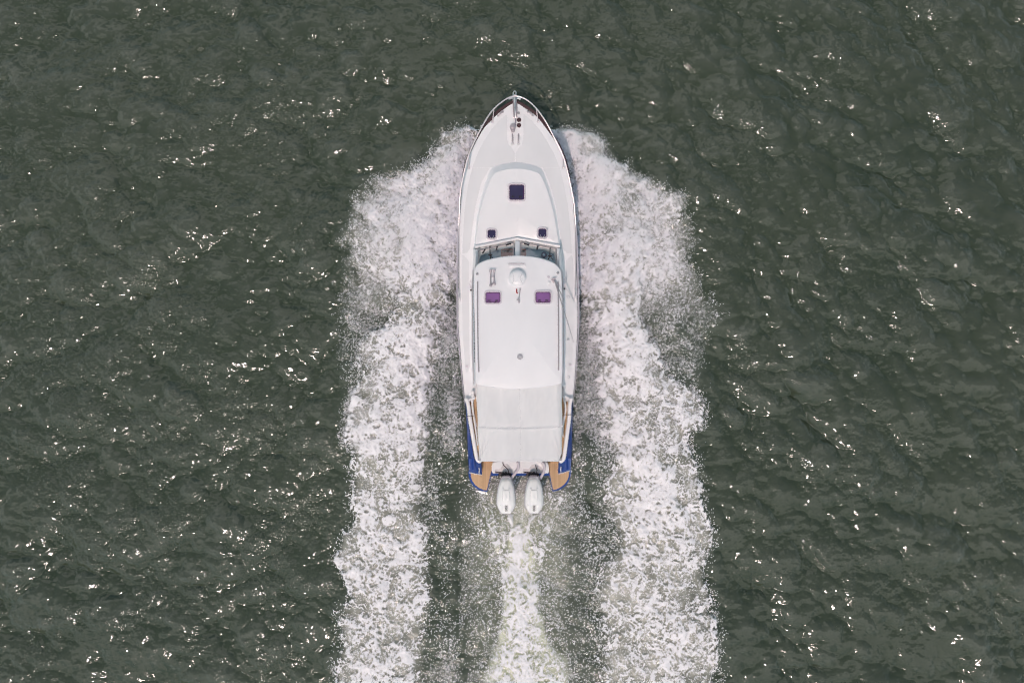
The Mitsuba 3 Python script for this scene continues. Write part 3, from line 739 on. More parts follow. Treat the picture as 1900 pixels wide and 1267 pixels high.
# outboard motors, twins
prof = [(0, 5.2), (.02, 7.0), (.09, 10.6), (.18, 12.8), (.28, 14.7), (.40, 16.0), (.50, 16.8), (.62, 17.2), (.71, 17.2), (.80, 16.0), (.88, 13.6), (.95, 10.4), (1.0, 8.4)]
for k, (cx, y0, y1) in enumerate([(939.0, 886, 952.8), (990.6, 885.5, 952.2)]):
    M = B + '__outboard_motor' + ('_001' if k else '')
    labels[M] = {'label': ('left' if k == 0 else 'right') + ' white outboard motor of the pair'}
    t = np.linspace(0, 1, 60)
    hw = PchipInterpolator(*np.array(prof).T)(t)
    yy = y0 + (y1 - y0) * t
    zc = 1.22
    right = np.c_[cx + hw, yy]; left = np.c_[cx - hw, yy][::-1]
    o2 = pxs(np.vstack([right, left]), zc)[:, :2]
    o2 = resample(o2, 120)
    if not Polygon(o2).exterior.is_ccw:
        o2 = o2[::-1]
    cc = o2.mean(0)
    ln = o2[:, 1].max() - o2[:, 1].min()
    tn = lambda y: (o2[:, 1].max() - y) / ln
    crest = lambda y: .20 * (1 - (np.abs(tn(y) - .5) / .62) ** 2.2)
    Rr = []
    for s, dz_k in ((1.02, -.34), (1.055, -.12), (1.05, -.07), (1.0, -.05), (.99, .0), (.965, .045), (.92, .085)):
        r = cc + (o2 - cc) * s
        Rr.append(np.c_[r, zc + dz_k + .0 * r[:, 1]])
    for s in (.84, .74, .62, .48, .32, .16, .04):
        r = cc + (o2 - cc) * s
        Rr.append(np.c_[r, zc + .085 + .16 * (1 - s) ** .8 * (1 - np.clip((tn(r[:, 1]) - .55) / .6, 0, 1) * .6)])
    skirt_m = loft(Rr[:4], True, True, False)
    add(M + '__skirt', skirt_m, 'm_skirt_shade', 40)
    add(M + '__cowling', loft(Rr[3:], True, False, True), 'm_cowl', 45)
    ztop_ = zc + .20
    q = [(cx - 6.4, 909.5), (cx + 6.2, 909.5), (cx + 6.9, 928.5), (cx - 7.0, 928.5)]
    ob = rounded(pxs(q, ztop_)[:, :2], .02, 48)
    if not Polygon(ob).exterior.is_ccw: ob = ob[::-1]
    add(M + '__top_panel', plate(ob, ztop_ - .1, ztop_ + .018, .012, .006, 4), 'm_cowl', 40)
    ow_ = inset(ob, -.008)
    add(M + '__panel_gap', plate(ow_, ztop_ - .1, ztop_ + .000, .004, 0, 3), 'm_seam', 40)
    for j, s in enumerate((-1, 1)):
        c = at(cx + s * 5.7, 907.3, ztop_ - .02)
        add(M + '__highlight_ball' + ('_001' if j else ''), ball(c, .035, 2, .9), 'm_cowl_white', 60)  # white balls put in for the sun highlights ahead of the panel
    zb = zc + .168
    q = [(cx - 9.2, 930), (cx + 9.4, 930), (cx + 8.8, 941), (cx + 7.5, 952.6), (cx - 7.4, 952.6), (cx - 8.9, 941)]
    ob = rounded(pxs(q, zb)[:, :2], .03, 60)
    if not Polygon(ob).exterior.is_ccw: ob = ob[::-1]
    zpl = zb + .0 - .09 * np.clip((at(0, 938, zb)[1] - ob[:, 1]) / .25, 0, 1) ** 1.5
    add(M + '__rear_panel', plate(ob, zb - .12, zpl, .014, .0, 4), 'm_cowl_white', 40)
    add(M + '__badge_strip', rbox(*at(cx, 931.8, zb + .001)[:2], zb - .02, zb + .004, .19, .022, .006), 'm_seam')
    tx = meshkit.text_mesh('300', .072, .006, bold=True)
    tx.apply_translation(-tx.bounds.mean(0))
    tx.apply_transform(trimesh.transformations.rotation_matrix(-math.pi / 2, [0, 0, 1]))
    ty = at(cx + .3, 942.4, zb - .02)
    slope = .36
    tx.apply_transform(trimesh.transformations.rotation_matrix(.12, [1, 0, 0]))
    tx.apply_translation([ty[0], ty[1], zb - .006])
    add(M + '__power_rating', tx, 'm_dark', False, label='grey lettering reading 300')
    dc = at(cx - 11.2, 933.5, zc + .11)
    add(M + '__side_slot', rbox(dc[0], dc[1], dc[2] - .05, dc[2] + .025, .02, .11, .006, .12), 'm_dark')
    # bracket and leg
    br = [rbox(*at(cx - 2.5 + dx, 880.3 + dy, .85)[:2], .5, .86 + dz, w, d, .015) for dx, dy, dz, w, d in
          [(0, 0, 0, .36, .10), (-8, 1.2, -.04, .14, .06), (7.5, -.4, -.03, .16, .07), (2.5, -2.6, .05, .06, .09), (-3, -2.8, .04, .05, .08), (-12, 2.6, -.08, .14, .035), (4, 2.2, .02, .22, .06)]]
    br.append(tube(np.array([at(cx - 10, 882, .86), at(cx + 10, 881, .86)]), .025, 8))
    add(M + '__mounting_bracket', cat(*br), 'm_dark', 30, label='black mounting bracket')
    lx = at(cx, 918, .5)
    leg = [np.c_[lx[0] + s * .13 * np.cos(np.linspace(0, 2 * np.pi, 24, endpoint=False)), lx[1] + .05 + s * .3 * np.sin(np.linspace(0, 2 * np.pi, 24, endpoint=False)), np.full(24, zz)] for s, zz in ((1.0, .9), (.8, .4), (.55, -.1), (.5, -.6))]
    add(M + '__leg', loft(leg[::-1], True, True, True), 'm_cowl', 40)
    add(M + '__cowl_lip', tube(spline(np.array([at(cx - 8.5, 888, zc - .02), at(cx - 7, 885.6, zc - .02), at(cx, 884.6, zc - .02), at(cx + 7, 885.6, zc - .02), at(cx + 8.5, 888, zc - .02)]), 16), .018, 8), 'm_frame', 50)
    q = [(958.3, 857.5), (961.6, 860), (962, 865), (960.5, 871), (956, 877.5), (951.5, 883.5), (949, 887.5)] if k == 0 else [(1006, 858), (1010, 863), (1010.2, 869), (1008.5, 876), (1005, 883), (1002, 888)]
    add(M + '__rigging_tube', tube(spline(np.array([at(x, y, 1.02 + .0 * y) for x, y in q]), 30), .043, 10), 'm_frame', 50)
    e = at(*q[-1], 1.0)
    add(M + '__tube_clamp', ball(e + [.02, -.05, -.02], .035, 1), 'm_dark')
    q = [(933, 857.5), (934, 862), (938.5, 866.5), (942.5, 871.5), (943.8, 877)] if k == 0 else [(993.4, 862.5), (995, 867), (996, 871), (995.6, 877)]
    add(M + '__cable', tube(spline(np.array([at(x, y, 1.0) for x, y in q]), 20), .014, 8), 'm_dark', 50)

# ================================================================== anchor (stowed on the bow roller)
A = 'anchor'
labels[A] = {'label': 'stainless steel anchor lying on the bow roller at the tip of the boat', 'category': 'anchor'}
za = sheer(190) + .14
lp = np.array([at(952.6, 181, za), at(952.4, 173.5, za), at(953.6, 170.5, za), at(955, 169.6, za), at(956.5, 170.5, za), at(957.6, 173.5, za), at(957.4, 181, za)])
add(A + '__bow_loop', tube(spline(lp, 24), .02, 8), 'm_chrome', 60)
add(A + '__shank', tube(np.array([at(955, 176, za - .03), at(955.4, 190, za), at(956, 205, za + .0), at(956.2, 219, za - .08)]), [.028, .03, .026, .022], 10), 'm_chrome', 60)
fl = [rbox(*at(955.2 + s * 6.5, 182.6, za - .1)[:2], za - .14, za - .09, .17, .06, .015, -s * .2) for s in (-1, 1)]
fl += [tube(np.array([at(953 + 0, 186, za - .07), at(951.5, 180, za - .1)]), .03, 8), tube(np.array([at(957.5, 186, za - .07), at(959, 180, za - .1)]), .03, 8)]
add(A + '__fluke', cat(*fl), 'm_chrome', 40)
rol = [tube(np.array([at(955.4 + s * 2.6, 186, za - .03), at(955.8 + s * 2.9, 204, za - .07), at(956.2 + s * 2.3, 217.5, za - .11)]), [.018, .022, .018], 8) for s in (-1, 1)]
rol.append(tube(np.array([at(952.5, 218.2, za - .1), at(959.5, 218.2, za - .1)]), .028, 8))
add(B + '__bow_roller', cat(*rol), 'm_satin', 40)
links = []
for k in range(14):
    y = 219.5 + k * 1.25
    c = at(956.6 - max(0, (y - 231)) * .35, y, sheer(y) + .09)
    m = trimesh.creation.torus(.016, .006, 10, 6)
    m.apply_transform(np.diag([1, 1.4, 1, 1]))
    if k % 2:
        m.apply_transform(trimesh.transformations.rotation_matrix(math.pi / 2, [0, 1, 0]))
    m.apply_translation(c)
    links.append(m)
add(A + '__chain', cat(*links), 'm_satin', 40)

# ================================================================== water
def wave_tile(N=1024, L=41.0, seed=5, main=86, cross=40, kshort=.30):
    """Wind sea: a random directional spectrum on a periodic tile; returns height and the two horizontal shifts (choppy crests)."""
    g = np.random.default_rng(seed)
    k1 = 2 * np.pi * np.fft.fftfreq(N, L / N)
    kx, ky = np.meshgrid(k1, k1)
    k = np.hypot(kx, ky); k[0, 0] = 1e-6
    kp = 2 * np.pi / 3.3
    tail = lambda q: np.minimum(1, (q / (2 * np.pi / .8)) ** -.5)
    th = np.arctan2(ky, kx)
    w1, w2, w3 = math.radians(main), math.radians(cross), math.radians(main + 38)
    sp = lambda a, p: np.abs(np.cos((th - a) / 2)) ** p
    spread = sp(w1, 14) + .45 * sp(w2, 16) + .30 * sp(w3, 16) + .03
    S = k ** -4.0 * np.exp(-1.25 * (kp / k) ** 2) * spread * tail(k)
    S += 0.30 * (np.exp(-((np.log(k) - np.log(2 * np.pi / kshort)) / .5) ** 2)) * k ** -4.0 * (sp(w1, 8) + .5 * sp(w2, 4) + .5 * sp(w3, 4))
    S *= np.exp(-(k / (2 * np.pi / .14)) ** 4)
    S[0, 0] = 0
    F = np.sqrt(S) * (g.normal(size=(N, N)) + 1j * g.normal(size=(N, N)))
    h = np.fft.ifft2(F).real
    gx, gy = np.fft.ifft2(1j * kx * F).real, np.fft.ifft2(1j * ky * F).real
    sc = .185 / math.sqrt((gx ** 2 + gy ** 2).mean() / 2)
    dx, dy = np.fft.ifft2(-1j * kx / k * F).real, np.fft.ifft2(-1j * ky / k * F).real
    return h * sc, dx * sc, dy * sc, L


TILE = wave_tile()                           # short steep chop, crests across the boat's course
TILE_B = wave_tile(seed=9, main=44, cross=80, kshort=.40)   # smoother, slanting sea to the right


def tile_at(k, x, y, order=1):
    """Sea at plan points (k: 0 height, 1 and 2 shifts, 3 crest measure); the two wave trains hand over across the view."""
    L, N = TILE[3], 1024
    a, b = (map_coordinates((t if k < 3 else lap_of(t), t)[0] if k == 3 else t[k], [((y / L) % 1) * N, ((x / L) % 1) * N], order=order, mode='grid-wrap') for t in (TILE, TILE_B))
    t = np.clip((x + .3 * y + 2.5) / 6.5, 0, 1) * (np.pi / 2)
    gust = .42 + 1.2 * meshkit.fbm(np.stack([x * .33, y * .42, 0 * x + 2], -1), 3, 44)
    return (a * np.cos(t) + 1.05 * b * np.sin(t)) * gust


def lap_of(t):
    v = gaussian_filter(t[0], 1.5, mode='wrap') - gaussian_filter(t[0], 6, mode='wrap')
    return v / v.std()


S0 = 2 * TAN * H / 1900                      # metres per survey mark at the water


def to_px(x, y):
    return 950 + x / S0, 633.5 - y / S0


def curve(pts):
    p = np.array(pts, float)
    return lambda y: np.interp(y, p[:, 0], p[:, 1])


LO = curve([(225, 868), (238, 842), (262, 824), (290, 800), (320, 764), (350, 756), (380, 704), (430, 672), (480, 690), (540, 728), (585, 728), (612, 712), (630, 682), (660, 668), (700, 668), (740, 656), (780, 650), (800, 644), (850, 654), (900, 664), (935, 660), (965, 660), (1000, 640), (1040, 622), (1070, 642), (1100, 650), (1150, 634), (1200, 628), (1267, 626), (1400, 622)])
LI = curve([(200, 925), (250, 915), (300, 900), (360, 885), (540, 870), (552, 842), (600, 836), (650, 824), (690, 816), (730, 806), (760, 800), (800, 806), (850, 798), (900, 798), (950, 792), (1000, 800), (1050, 796), (1100, 804), (1150, 798), (1267, 788), (1400, 786)])
LS = curve([(225, 858), (250, 826), (290, 788), (330, 690), (360, 668), (400, 652), (450, 642), (500, 644), (560, 626), (620, 622), (680, 628), (740, 636), (800, 640), (900, 648), (1000, 628), (1267, 612), (1400, 610)])
RO = curve([(238, 1040), (250, 1096), (265, 1112), (290, 1122), (315, 1162), (340, 1180), (365, 1195), (400, 1212), (430, 1232), (470, 1206), (520, 1186), (560, 1190), (600, 1197), (640, 1212), (670, 1226), (700, 1250), (725, 1284), (760, 1298), (790, 1294), (820, 1272), (860, 1284), (900, 1302), (950, 1308), (1000, 1322), (1050, 1302), (1100, 1310), (1150, 1328), (1200, 1324), (1267, 1330), (1400, 1334)])
RI = curve([(200, 990), (250, 1000), (300, 1020), (360, 1036), (540, 1050), (560, 1078), (600, 1086), (650, 1092), (700, 1094), (750, 1100), (800, 1110), (850, 1126), (900, 1112), (950, 1122), (1000, 1138), (1050, 1112), (1100, 1098), (1150, 1106), (1200, 1110), (1267, 1102), (1400, 1098)])
RS = curve([(238, 1048), (250, 1108), (300, 1140), (345, 1235), (370, 1272), (420, 1284), (480, 1296), (520, 1312), (560, 1332), (600, 1345), (640, 1315), (700, 1304), (800, 1312), (900, 1318), (1000, 1345), (1100, 1330), (1267, 1350), (1400, 1350)])
PC = curve([(930, 965), (1000, 966), (1100, 968), (1267, 975), (1400, 978)])
PW = curve([(955, 12), (980, 22), (1010, 27), (1050, 31), (1100, 36), (1140, 42), (1180, 50), (1210, 64), (1240, 82), (1267, 94), (1400, 112)])
sstep = lambda a, b, x: (lambda t: t * t * (3 - 2 * t))(np.clip((x - a) / (b - a), 0, 1))


def nfield(x, y, f, seed, octaves=3):
    return meshkit.fbm(np.stack([x * f, y * f, np.zeros_like(x) + seed * 3.7], -1), octaves, seed) - .5


def wake(x, y):
    """Foam cover (0..1), churned-in air (0..1), small-scale roughness (0..1), height and spray cover of the wake at plan points."""
    px, py = to_px(x, y)
    n1, n2 = nfield(x, y, .8, 11, 2), nfield(x, y, 2.2, 12, 3)
    n4, n5 = nfield(x - .5 * y * np.sign(x), y, 3.6, 14, 3), nfield(x, y, 9.0, 15, 2)
    wob = 26 * n1 + 22 * n2
    jag = 34 * n4 * sstep(700, 560, py) + 9 * n5 + 12 * n4
    # lobes that bulge outwards along the outer edges
    lob = (12 + 16 * sstep(600, 720, py)) * np.abs(np.sin(py / 38.0 + 4 * n1 + .9 * (px > 960))) ** .7
    py2 = py + 18 * nfield(x, y, .9, 13, 3)
    lo, li, ls = LO(py2) + wob * .55 - lob * .45 + 5 + jag, LI(py2) + wob * .7 + jag, LS(py2) + wob + 1.3 * jag
    ro, ri, rs = RO(py2) - wob * .55 + lob * .45 - 5 - jag, RI(py2) - wob * .7 - jag, RS(py2) - wob - 1.3 * jag
    fore = sstep(226, 248, py + 26 * n2 + 24 * n4 - 6 * (px > 955))
    big, mid = nfield(x, y, 1.1, 21, 3), nfield(x, y, 3.0, 22, 3)
    cov, air, rough, hgt, spr = (np.zeros_like(x) for _ in range(5))
    for o, i, s, sg in ((lo, li, ls, -1), (ro, ri, rs, 1)):
        din, dout = sg * (px - i), sg * (o - px)           # both positive inside the sheet
        core = sstep(-8, 26, din) * sstep(-3, 4, dout)
        wid = np.maximum(din + dout, 20)
        u = np.clip(din / wid, 0, 1)
        dens = .84 - .08 * sstep(560, 700, py) - .20 * sstep(.5, 1.0, u) + .75 * big + .75 * mid - .08 * sstep(900, 1250, py) - .14 * sstep(.3, .0, u)
        dens = dens + .55 * nfield(x * 1.3 + .4 * sg * y, y * .45, 1.7, 27 + sg, 3)
        rim = np.exp(-((dout - 4) / 4.0) ** 2) * np.clip(.12 + .9 * mid, 0, .3)
        cov = np.maximum(cov, core * fore * np.clip(dens + rim, .24, .99))
        soft = sstep(0, 40, din) * sstep(-2, 16, dout) * fore
        spr = np.maximum(spr, soft * np.clip(.34 + .8 * mid, .05, .6) * sstep(500, 640, py))
        air = np.maximum(air, soft * np.clip(1.0 - .25 * u + .9 * big + 1.0 * mid, .16, 1))
        ds = sg * (s - px)
        sparse = sstep(-12, 40, ds) * sstep(-14, 4, -dout + 8) * fore * (1 - .75 * sstep(690, 800, py))
        spr = np.maximum(spr, sparse * np.clip(.28 + 1.1 * big + .8 * mid, 0.0, .55))
        spr = np.maximum(spr, sstep(-20, -1, dout) * (dout < 6) * fore * np.clip(.34 + 1.0 * mid, 0, .6) * sstep(0, 20, din))
        frontal = fore * (1 - sstep(470, 620, py)) * sstep(-2, 40, din) * sstep(-4, 60, ds)
        spr = np.maximum(spr, frontal * np.clip(.62 + .9 * big, .2, .95))
        cov = np.maximum(cov, frontal * np.clip(.62 + 1.2 * big + .9 * mid, .05, .95))
        air = np.maximum(air, frontal * np.clip(.7 + big, .3, 1))
        rough = np.maximum(rough, sstep(-12, 20, ds) * fore * np.clip(.6 + 1.2 * big, .1, 1))
        ridge = np.exp(-(((u - .62) * wid) / 55) ** 2) * core * fore
        hgt += .26 * ridge * (1 - .55 * sstep(500, 1000, py)) + .10 * sstep(-30, 60, din) * sstep(-45, 45, dout) * fore
        # speckled, glittering water between the sheet and the hull / wash
        gap = sstep(34, 6, din) * sstep(-8, 20, sg * (px - 958) - np.interp(py, [500, 900, 960, 1267], [100, 100, 70, 95])) * sstep(520, 600, py)
        streak = nfield(x * 1.0, y * .25, 1.6, 31 + sg, 2)
        rough = np.maximum(rough, gap * np.clip(.75 + 1.8 * streak, 0, 1))
        spr = np.maximum(spr, gap * np.clip(.42 + 1.1 * streak, 0, .6))  # extra foam specks stand for sun glitter here
    # propeller wash
    pw = PW(py) * (1 + .35 * n1 + .25 * n2) * sstep(950, 962, py)
    dp = np.abs(px - PC(py) - 10 * n1) / np.maximum(pw, 1)
    tail = sstep(940, 985, py)
    wc = sstep(1.12, .72, dp + .5 * mid) * tail
    legs = np.zeros_like(x)
    for x0, y0, x1, y1, w0, w1 in [(940, 950, 966, 1012, 4, 9), (990, 950, 967, 1012, 4, 9), (886, 908, 944, 1075, 3, 9), (1045, 906, 1004, 1030, 3, 8), (926, 948, 948, 1050, 4, 9), (1004, 948, 988, 1050, 4, 9), (905, 925, 940, 1080, 3, 9), (1026, 925, 994, 1080, 3, 9)]:
        t = np.clip((py - y0) / (y1 - y0), 0, 1)
        inside = sstep(y0 - 6, y0 + 8, py) * sstep(y1 + 60, y1, py)
        d = np.abs(px - (x0 + (x1 - x0) * t) - 7 * n2) / (w0 + (w1 - w0) * t)
        legs = np.maximum(legs, np.exp(-d ** 2) * inside * (1.0 if x0 in (940, 990) else .6))
    cov = np.maximum(cov, wc * np.clip(.56 + .36 * np.exp(-(dp / .4) ** 2) + .7 * big + .6 * mid, .10, .94))
    spr = np.maximum(spr, sstep(1.5, 1.0, dp) * tail * np.clip(.42 + .8 * mid, .1, .7))
    cov = np.maximum(cov, legs * np.clip(.9 + mid, .3, 1))
    air = np.maximum(air, np.maximum(wc, legs) * np.clip(.95 + .6 * big, .4, 1))
    hgt += .07 * wc * sstep(1000, 1250, py)
    # flat churned zone behind the hull
    hw = np.interp(py, [880, 910, 960, 1050, 1267], [96, 98, 108, 112, 122]) + 24 * n1
    flat = sstep(1.25, .55, np.abs(px - 962) / hw + .4 * mid) * sstep(868, 900, py)
    streaks = nfield(x, y * .3, 2.0, 41, 3)
    spr = np.maximum(spr, flat * np.clip(.46 + .9 * streaks + .3 * big - .12 * sstep(1000, 1250, py), .06, .65))
    rough = np.maximum(rough, flat * np.clip(.8 + streaks, .2, 1))
    air = np.maximum(air, flat * (.26 + .40 * np.exp(-(np.abs(px - 965) / 45) ** 2) * sstep(1080, 940, py)) * np.clip(1 - .5 * sstep(1000, 1200, py), 0, 1))
    # smooth dark streams along the hull's two corners
    for x0, x1, w, y0, y1 in [(846, 846, 5, 860, 1180), (862, 850, 8, 1160, 1330), (1084, 1092, 9, 800, 960), (838, 840, 9, 655, 725)]:
        t = np.clip((py - y0) / (y1 - y0), 0, 1)
        q = np.exp(-((px - (x0 + (x1 - x0) * t) - 26 * n2 - 10 * n1) / (w * (1 + 1.2 * n1))) ** 2) * sstep(y0 - 15, y0 + 15, py) * sstep(y1 + 20, y1 - 20, py)
        for a in (cov, spr, rough, air):
            a *= 1 - .80 * q
    return cov, air, rough, hgt, spr


def graded(lo, hi, step, far, n):
    core = np.arange(lo, hi + step / 2, step)
    out = np.geomspace(step * 1.3, far, n)
    return np.r_[(lo - np.cumsum(out))[::-1], core, hi + np.cumsum(out)]


def water_height(x, y, res_fade):
    h = tile_at(0, x, y)
    return h * res_fade


gx = graded(-16.9, 16.9, .036, 900, 34)
gy = graded(-11.5, 11.5, .036, 900, 34)
X, Y = np.meshgrid(gx, gy)
near = (np.abs(X) < 17.5) & (np.abs(Y) < 12.2)
fade = sstep(140, 30, np.maximum(np.abs(X), np.abs(Y)))
cov, air, rough, hgt, spr = (np.zeros_like(X) for _ in range(5))
wz = (X > -6.4) & (X < 7.6) & (Y > -12) & (Y < 7.6)
for arr, val in zip((cov, air, rough, hgt, spr), wake(X[wz], Y[wz])):
    arr[wz] = val
calm = 1 - .55 * np.clip(np.maximum(air, rough * .5), 0, 1)
Z = tile_at(0, X, Y) * fade * calm + hgt
chop = .8
Xd = X + chop * tile_at(1, X, Y) * fade * calm * near
Yd = Y + chop * tile_at(2, X, Y) * fade * calm * near
wzr = rough[wz]
Z[wz] += wzr * (.038 * nfield(X[wz], Y[wz], 5.0, 51, 2) + .022 * nfield(X[wz], Y[wz], 12.0, 52, 2))
# colour of the water: silt clouds, air beaten in by the wake, bubbles and painted sheen
silt = meshkit.fbm(np.stack([X * .35, Y * .35, 0 * X], -1), 4, 61) - .5
fine = meshkit.fbm(np.stack([X * 1.4 + 2 * silt, Y * 1.9, 0 * X + 9], -1), 3, 62) - .5
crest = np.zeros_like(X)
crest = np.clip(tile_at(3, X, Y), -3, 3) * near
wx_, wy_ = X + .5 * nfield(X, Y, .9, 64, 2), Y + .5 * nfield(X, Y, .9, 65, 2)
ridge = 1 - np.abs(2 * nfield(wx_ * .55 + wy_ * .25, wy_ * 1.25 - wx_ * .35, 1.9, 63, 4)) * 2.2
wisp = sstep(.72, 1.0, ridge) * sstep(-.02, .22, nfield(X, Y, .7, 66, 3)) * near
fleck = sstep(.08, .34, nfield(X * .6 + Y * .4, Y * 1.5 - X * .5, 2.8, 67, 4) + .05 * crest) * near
sheen_bub = .007 * np.clip(crest, -1.2, 3) + .006 * fleck + .016 * wisp * (.4 + sstep(-.5, 1.5, crest))  # crests and wisps lightened: sky sheen and bubbles put into the colour
deep = np.stack([.051 + .014 * silt + .008 * fine + sheen_bub, .064 + .013 * silt + .008 * fine + sheen_bub, .044 + .010 * silt + .008 * fine + sheen_bub], -1)
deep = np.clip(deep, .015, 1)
milky = np.array([.49, .48, .43])
milky = milky * (1 + .5 * nfield(X, Y, 6.0, 68, 2))[..., None]
wash = sstep(110, 60, np.abs(to_px(X, Y)[0] - 966)) * sstep(900, 960, to_px(X, Y)[1])
milky = milky * (1 + wash[..., None] * np.array([.32, .38, .20]))
k = (np.clip(air, 0, 1) ** 1.1 * .95)[..., None]
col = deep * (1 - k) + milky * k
ny, nx = X.shape
idx = np.arange(ny * nx).reshape(ny, nx)
a, b, c, d = (v.ravel() for v in (idx[:-1, :-1], idx[:-1, 1:], idx[1:, 1:], idx[1:, :-1]))
F = np.vstack([np.stack([a, b, c], 1), np.stack([a, c, d], 1)])
V = np.stack([Xd, Yd, Z], -1).reshape(-1, 3)


def ripples(p, n, uv):
    w = (smoothstep(.30, .75, noise(p.x * .8, p.y * .9)) * 1.0 + .55) * (1.5 - .42 * smoothstep(-4.0, 5.0, p.x + .25 * p.y))
    wk = smoothstep(6.2, 4.6, dr.abs(p.x - .3)) * smoothstep(5.5, 2.0, p.y)
    a = noise(p.x * 6.2 + 1.5 * p.y, p.y * 8.5, 1.3)
    b = noise(p.x * 15 - 4 * p.y, p.y * 17 + 2 * p.x, 4.7)
    c = noise(p.x * 34 + 3 * p.y, p.y * 31 - 5 * p.x, 2.2)
    return w * (.0150 * a + .0095 * b) + wk * .0050 * c


scene['m_water_body'] = {'type': 'principled', 'base_color': {'type': 'mesh_attribute', 'name': 'vertex_color'}, 'roughness': 0.105, 'specular': 0.5}
scene['m_water'] = {'type': 'bumpmap', 'bump': proc(ripples, 4e-3), 'scale': 1.0, 'bsdf': {'type': 'ref', 'id': 'm_water_body'}}
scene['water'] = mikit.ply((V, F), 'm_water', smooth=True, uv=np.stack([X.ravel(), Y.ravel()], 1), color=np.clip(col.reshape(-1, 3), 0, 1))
labels['water'] = {'kind': 'structure', 'label': 'dark grey green choppy water with scattered sun glints'}

# ------------------------------------------------------------------ foam: lacy sheets of bubbles lying on the water
fs = .0235
fx, fy_ = np.arange(-6.2, 7.4, fs), np.arange(-11.4, 7.4, fs)
X, Y = np.meshgrid(fx, fy_)
X = X + rng.uniform(-.35, .35, X.shape) * fs
Y = Y + rng.uniform(-.35, .35, Y.shape) * fs
cov, air, rough, hgt, spr = wake(X.ravel(), Y.ravel())
cov, air, rough, hgt, spr = (v.reshape(X.shape) for v in (cov, air, rough, hgt, spr))
act = (cov > .02) | (spr > .02)


def cells(x, y, size, seed):
    """Distance to the borders of a random cell pattern, in cells; small on the filaments."""
    g = np.random.default_rng(seed)
    n = int(14.5 * 20 / size ** 2)
    pts = np.c_[g.uniform(-6.8, 7.8, n), g.uniform(-12, 8, n)]
    d, _ = cKDTree(pts).query(np.c_[x, y], k=2, workers=-1)
    return (d[:, 1] - d[:, 0]) / size


xa, ya = X[act], Y[act]
swirl = 5.0 * nfield(xa, ya, 1.5, 75, 2)
wx = xa + .22 * np.cos(swirl * 3) * .5 + .20 * nfield(xa, ya, 2.4, 71, 3) + .05 * nfield(xa, ya, 9, 72, 2)
wy = ya + .22 * np.sin(swirl * 3) * .5 + .20 * nfield(xa, ya, 2.4, 73, 3) + .05 * nfield(xa, ya, 9, 74, 2)
c1, c2, c3 = cells(wx, wy, .34, 81), cells(wx, wy, .15, 82), cells(wx, wy, .08, 83)
white = rng.uniform(size=len(xa))
lace = .26 * np.clip(c1 * 1.5, 0, 1) + .46 * np.clip(c2 * 1.5, 0, 1) + .42 * np.clip(c3 * 1.5, 0, 1) + .55 * nfield(xa, ya, 8, 84, 3) + .30 * white
curl = .34 * np.clip(c1 * 1.8, 0, 1) + .48 * np.clip(c2 * 1.7, 0, 1) + .40 * np.clip(c3 * 1.6, 0, 1) + .48 * nfield(xa, ya, 7, 84, 3) + .20 * white
rank = lambda v: np.argsort(np.argsort(v)) / len(v)
aft = sstep(480, 640, to_px(xa, ya)[1] + 60 * nfield(xa, ya, 1.2, 76, 2))
lace = rank(lace) * (1 - aft) + rank(curl) * aft
lace = rank(lace)
grain = rank(.55 * white + .9 * nfield(xa, ya, 16, 85, 2) + .25 * nfield(xa, ya * .5, 5, 86, 2))
keep = np.zeros(X.shape, bool)
keep[act] = lace < cov[act]
thick = np.full(X.shape, .45)
thick[act] = np.clip(.10 + (cov[act] - lace) / .55, 0, 1)
thick = np.maximum(thick, .85 * (spr > .05))
lum = np.zeros(X.shape)
lum[act] = .11 * nfield(xa, ya, 3.0, 91, 3) + .045 * (1 - np.clip(c2, 0, 1)) * cov[act] + .055 * (1 - np.clip(c1, 0, 1)) * cov[act] + .016 * white
calm = 1 - .55 * np.clip(np.maximum(air, rough * .5), 0, 1)
Zf = tile_at(0, X, Y) * calm + hgt + .028 + lum * (.4 + .8 * cov)
Xf = X + chop * tile_at(1, X, Y) * calm
Yf = Y + chop * tile_at(2, X, Y) * calm
ny, nx = X.shape
idx = np.arange(ny * nx).reshape(ny, nx)
px_, py_ = to_px(X, Y)
zone = np.where((np.abs(px_ - PC(py_)) < np.interp(py_, [880, 960, 1267], [102, 104, 116])) & (py_ > 862), 2, np.where(px_ < 958, 0, 1))
KEY = ['wake_foam', 'wake_foam_001', 'propeller_wash']
LAB = ['white lacy foam of the bow wave streaming down the left side of the boat', 'white lacy foam of the bow wave streaming down the right side of the boat', 'foaming pale propeller wash trailing behind the two outboard motors']
mat('m_foam', {'type': 'mesh_attribute', 'name': 'vertex_color'}, .75, .25)
mat('m_spray', (.80, .785, .81), .75, .25)
foam_col = (np.array([.58, .565, .54]) + (np.array([.88, .865, .895]) - np.array([.58, .565, .54])) * thick[..., None]).reshape(-1, 3)
V = np.stack([Xf, Yf, Zf], -1).reshape(-1, 3)
q = np.stack([idx[:-1, :-1], idx[:-1, 1:], idx[1:, 1:], idx[1:, :-1]], -1)
kq = np.stack([keep[:-1, :-1], keep[:-1, 1:], keep[1:, 1:], keep[1:, :-1]], -1)
cnt = kq.sum(-1)
cnt[(cnt == 4) & (rng.uniform(size=cnt.shape) < .14)] = 3
gq = np.zeros(X.shape)
gq[act] = spr[act] * (.30 + 1.0 * np.clip(.5 + 1.6 * nfield(xa, ya, 12, 85, 2), 0, 1))
cnt[(cnt < 4) & (rng.uniform(size=cnt.shape) < gq[:-1, :-1] * .62)] = 4
zq = zone[:-1, :-1]
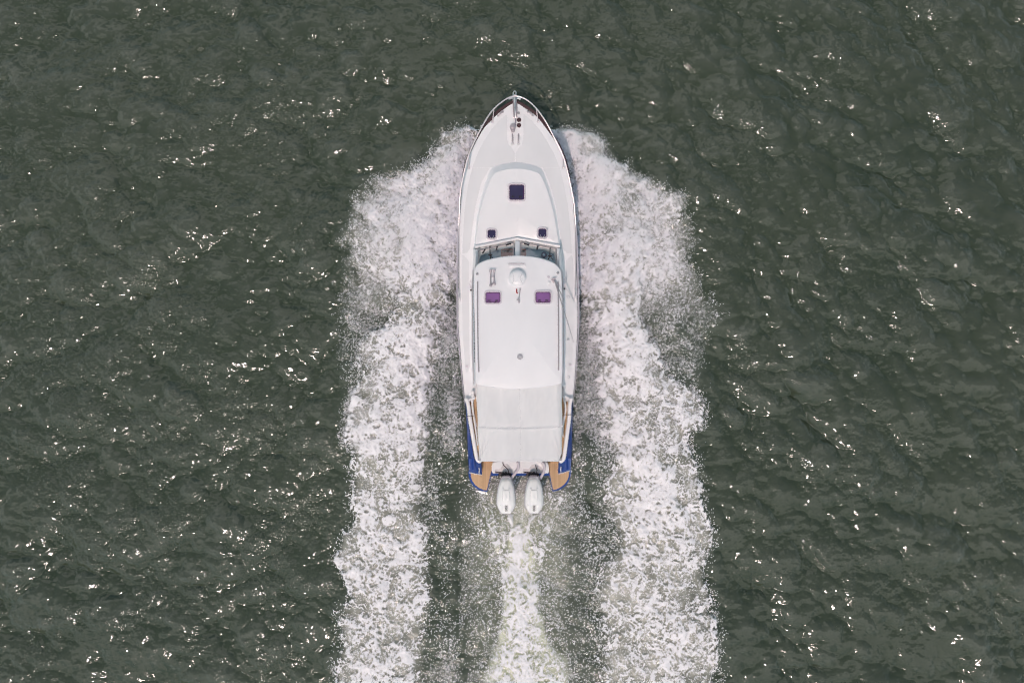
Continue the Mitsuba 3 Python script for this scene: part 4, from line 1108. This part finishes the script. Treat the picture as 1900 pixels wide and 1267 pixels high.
for z_ in range(3):
    m = (cnt == 4) & (zq == z_)
    f4 = q[m]
    fl = [f4[:, [0, 1, 2]], f4[:, [0, 2, 3]]]
    m = (cnt == 3) & (zq == z_)
    f3 = q[m]
    if len(f3):
        miss = np.argmin(kq[m], 1)
        fl.append(np.stack([f3[np.arange(len(f3)), (miss + j) % 4] for j in (1, 2, 3)], 1))
    m = (cnt == 2) & (zq == z_) & (rng.uniform(size=cnt.shape) < .3)
    f2 = q[m]
    if len(f2):
        fl.append(f2[:, [0, 1, 2]])
    f = np.vstack(fl)
    used, inv = np.unique(f, return_inverse=True)
    scene[KEY[z_]] = mikit.ply((V[used], inv.reshape(-1, 3)), 'm_foam', smooth=True, color=foam_col[used])
    labels[KEY[z_]] = {'kind': 'stuff', 'label': LAB[z_], 'category': 'foam'}

# ------------------------------------------------------------------ spray: droplets thrown up off the bow wave and in the churned water
tet = np.array([(1, 1, 1), (1, -1, -1), (-1, 1, -1), (-1, -1, 1)], float) / math.sqrt(3)
tf = np.array([(0, 1, 2), (0, 3, 1), (0, 2, 3), (1, 3, 2)])


def droplets(key, label, box, n, zmax, seed, dens):
    g = np.random.default_rng(seed)
    x, y = g.uniform(box[0], box[1], n * 4), g.uniform(box[2], box[3], n * 4)
    cv, ar, rg, hg, sp = wake(x, y)
    p = dens(cv, sp, x, y)
    ok = g.uniform(size=len(x)) < p
    x, y, hg, p = x[ok][:n], y[ok][:n], hg[ok][:n], p[ok][:n]
    px, py = to_px(x, y)
    bow = np.clip(1 - (py - 240) / 420, 0.06, 1)
    z = hg + tile_at(0, x, y) * .6 + .03 + zmax * bow * g.uniform(size=len(x)) ** 2.4
    r = g.uniform(.007, .019, len(x)) * (1 + .5 * (g.uniform(size=len(x)) < .06))
    qn = g.normal(size=(len(x), 3, 3))
    u, _, vt = np.linalg.svd(qn)
    R_ = u @ vt
    v = np.einsum('nij,kj->nki', R_, tet) * r[:, None, None] * np.array([1, 1.25, 1]) + np.stack([x, y, z], -1)[:, None]
    f = tf[None] + (np.arange(len(x)) * 4)[:, None, None]
    scene[key] = mikit.ply((v.reshape(-1, 3), f.reshape(-1, 3)), 'm_spray', smooth=False)
    labels[key] = {'kind': 'stuff', 'label': label, 'category': 'spray'}


droplets('spray', 'fine white spray thrown out from the left side of the bow', (-6.0, -1.3, -3.5, 7.2), 34000, .9, 101, lambda c, s, x, y: np.clip(1.5 * s + .12 * c, 0, 1))
droplets('spray_001', 'fine white spray thrown out from the right side of the bow', (1.4, 7.0, -3.5, 7.2), 34000, .9, 102, lambda c, s, x, y: np.clip(1.5 * s + .12 * c, 0, 1))
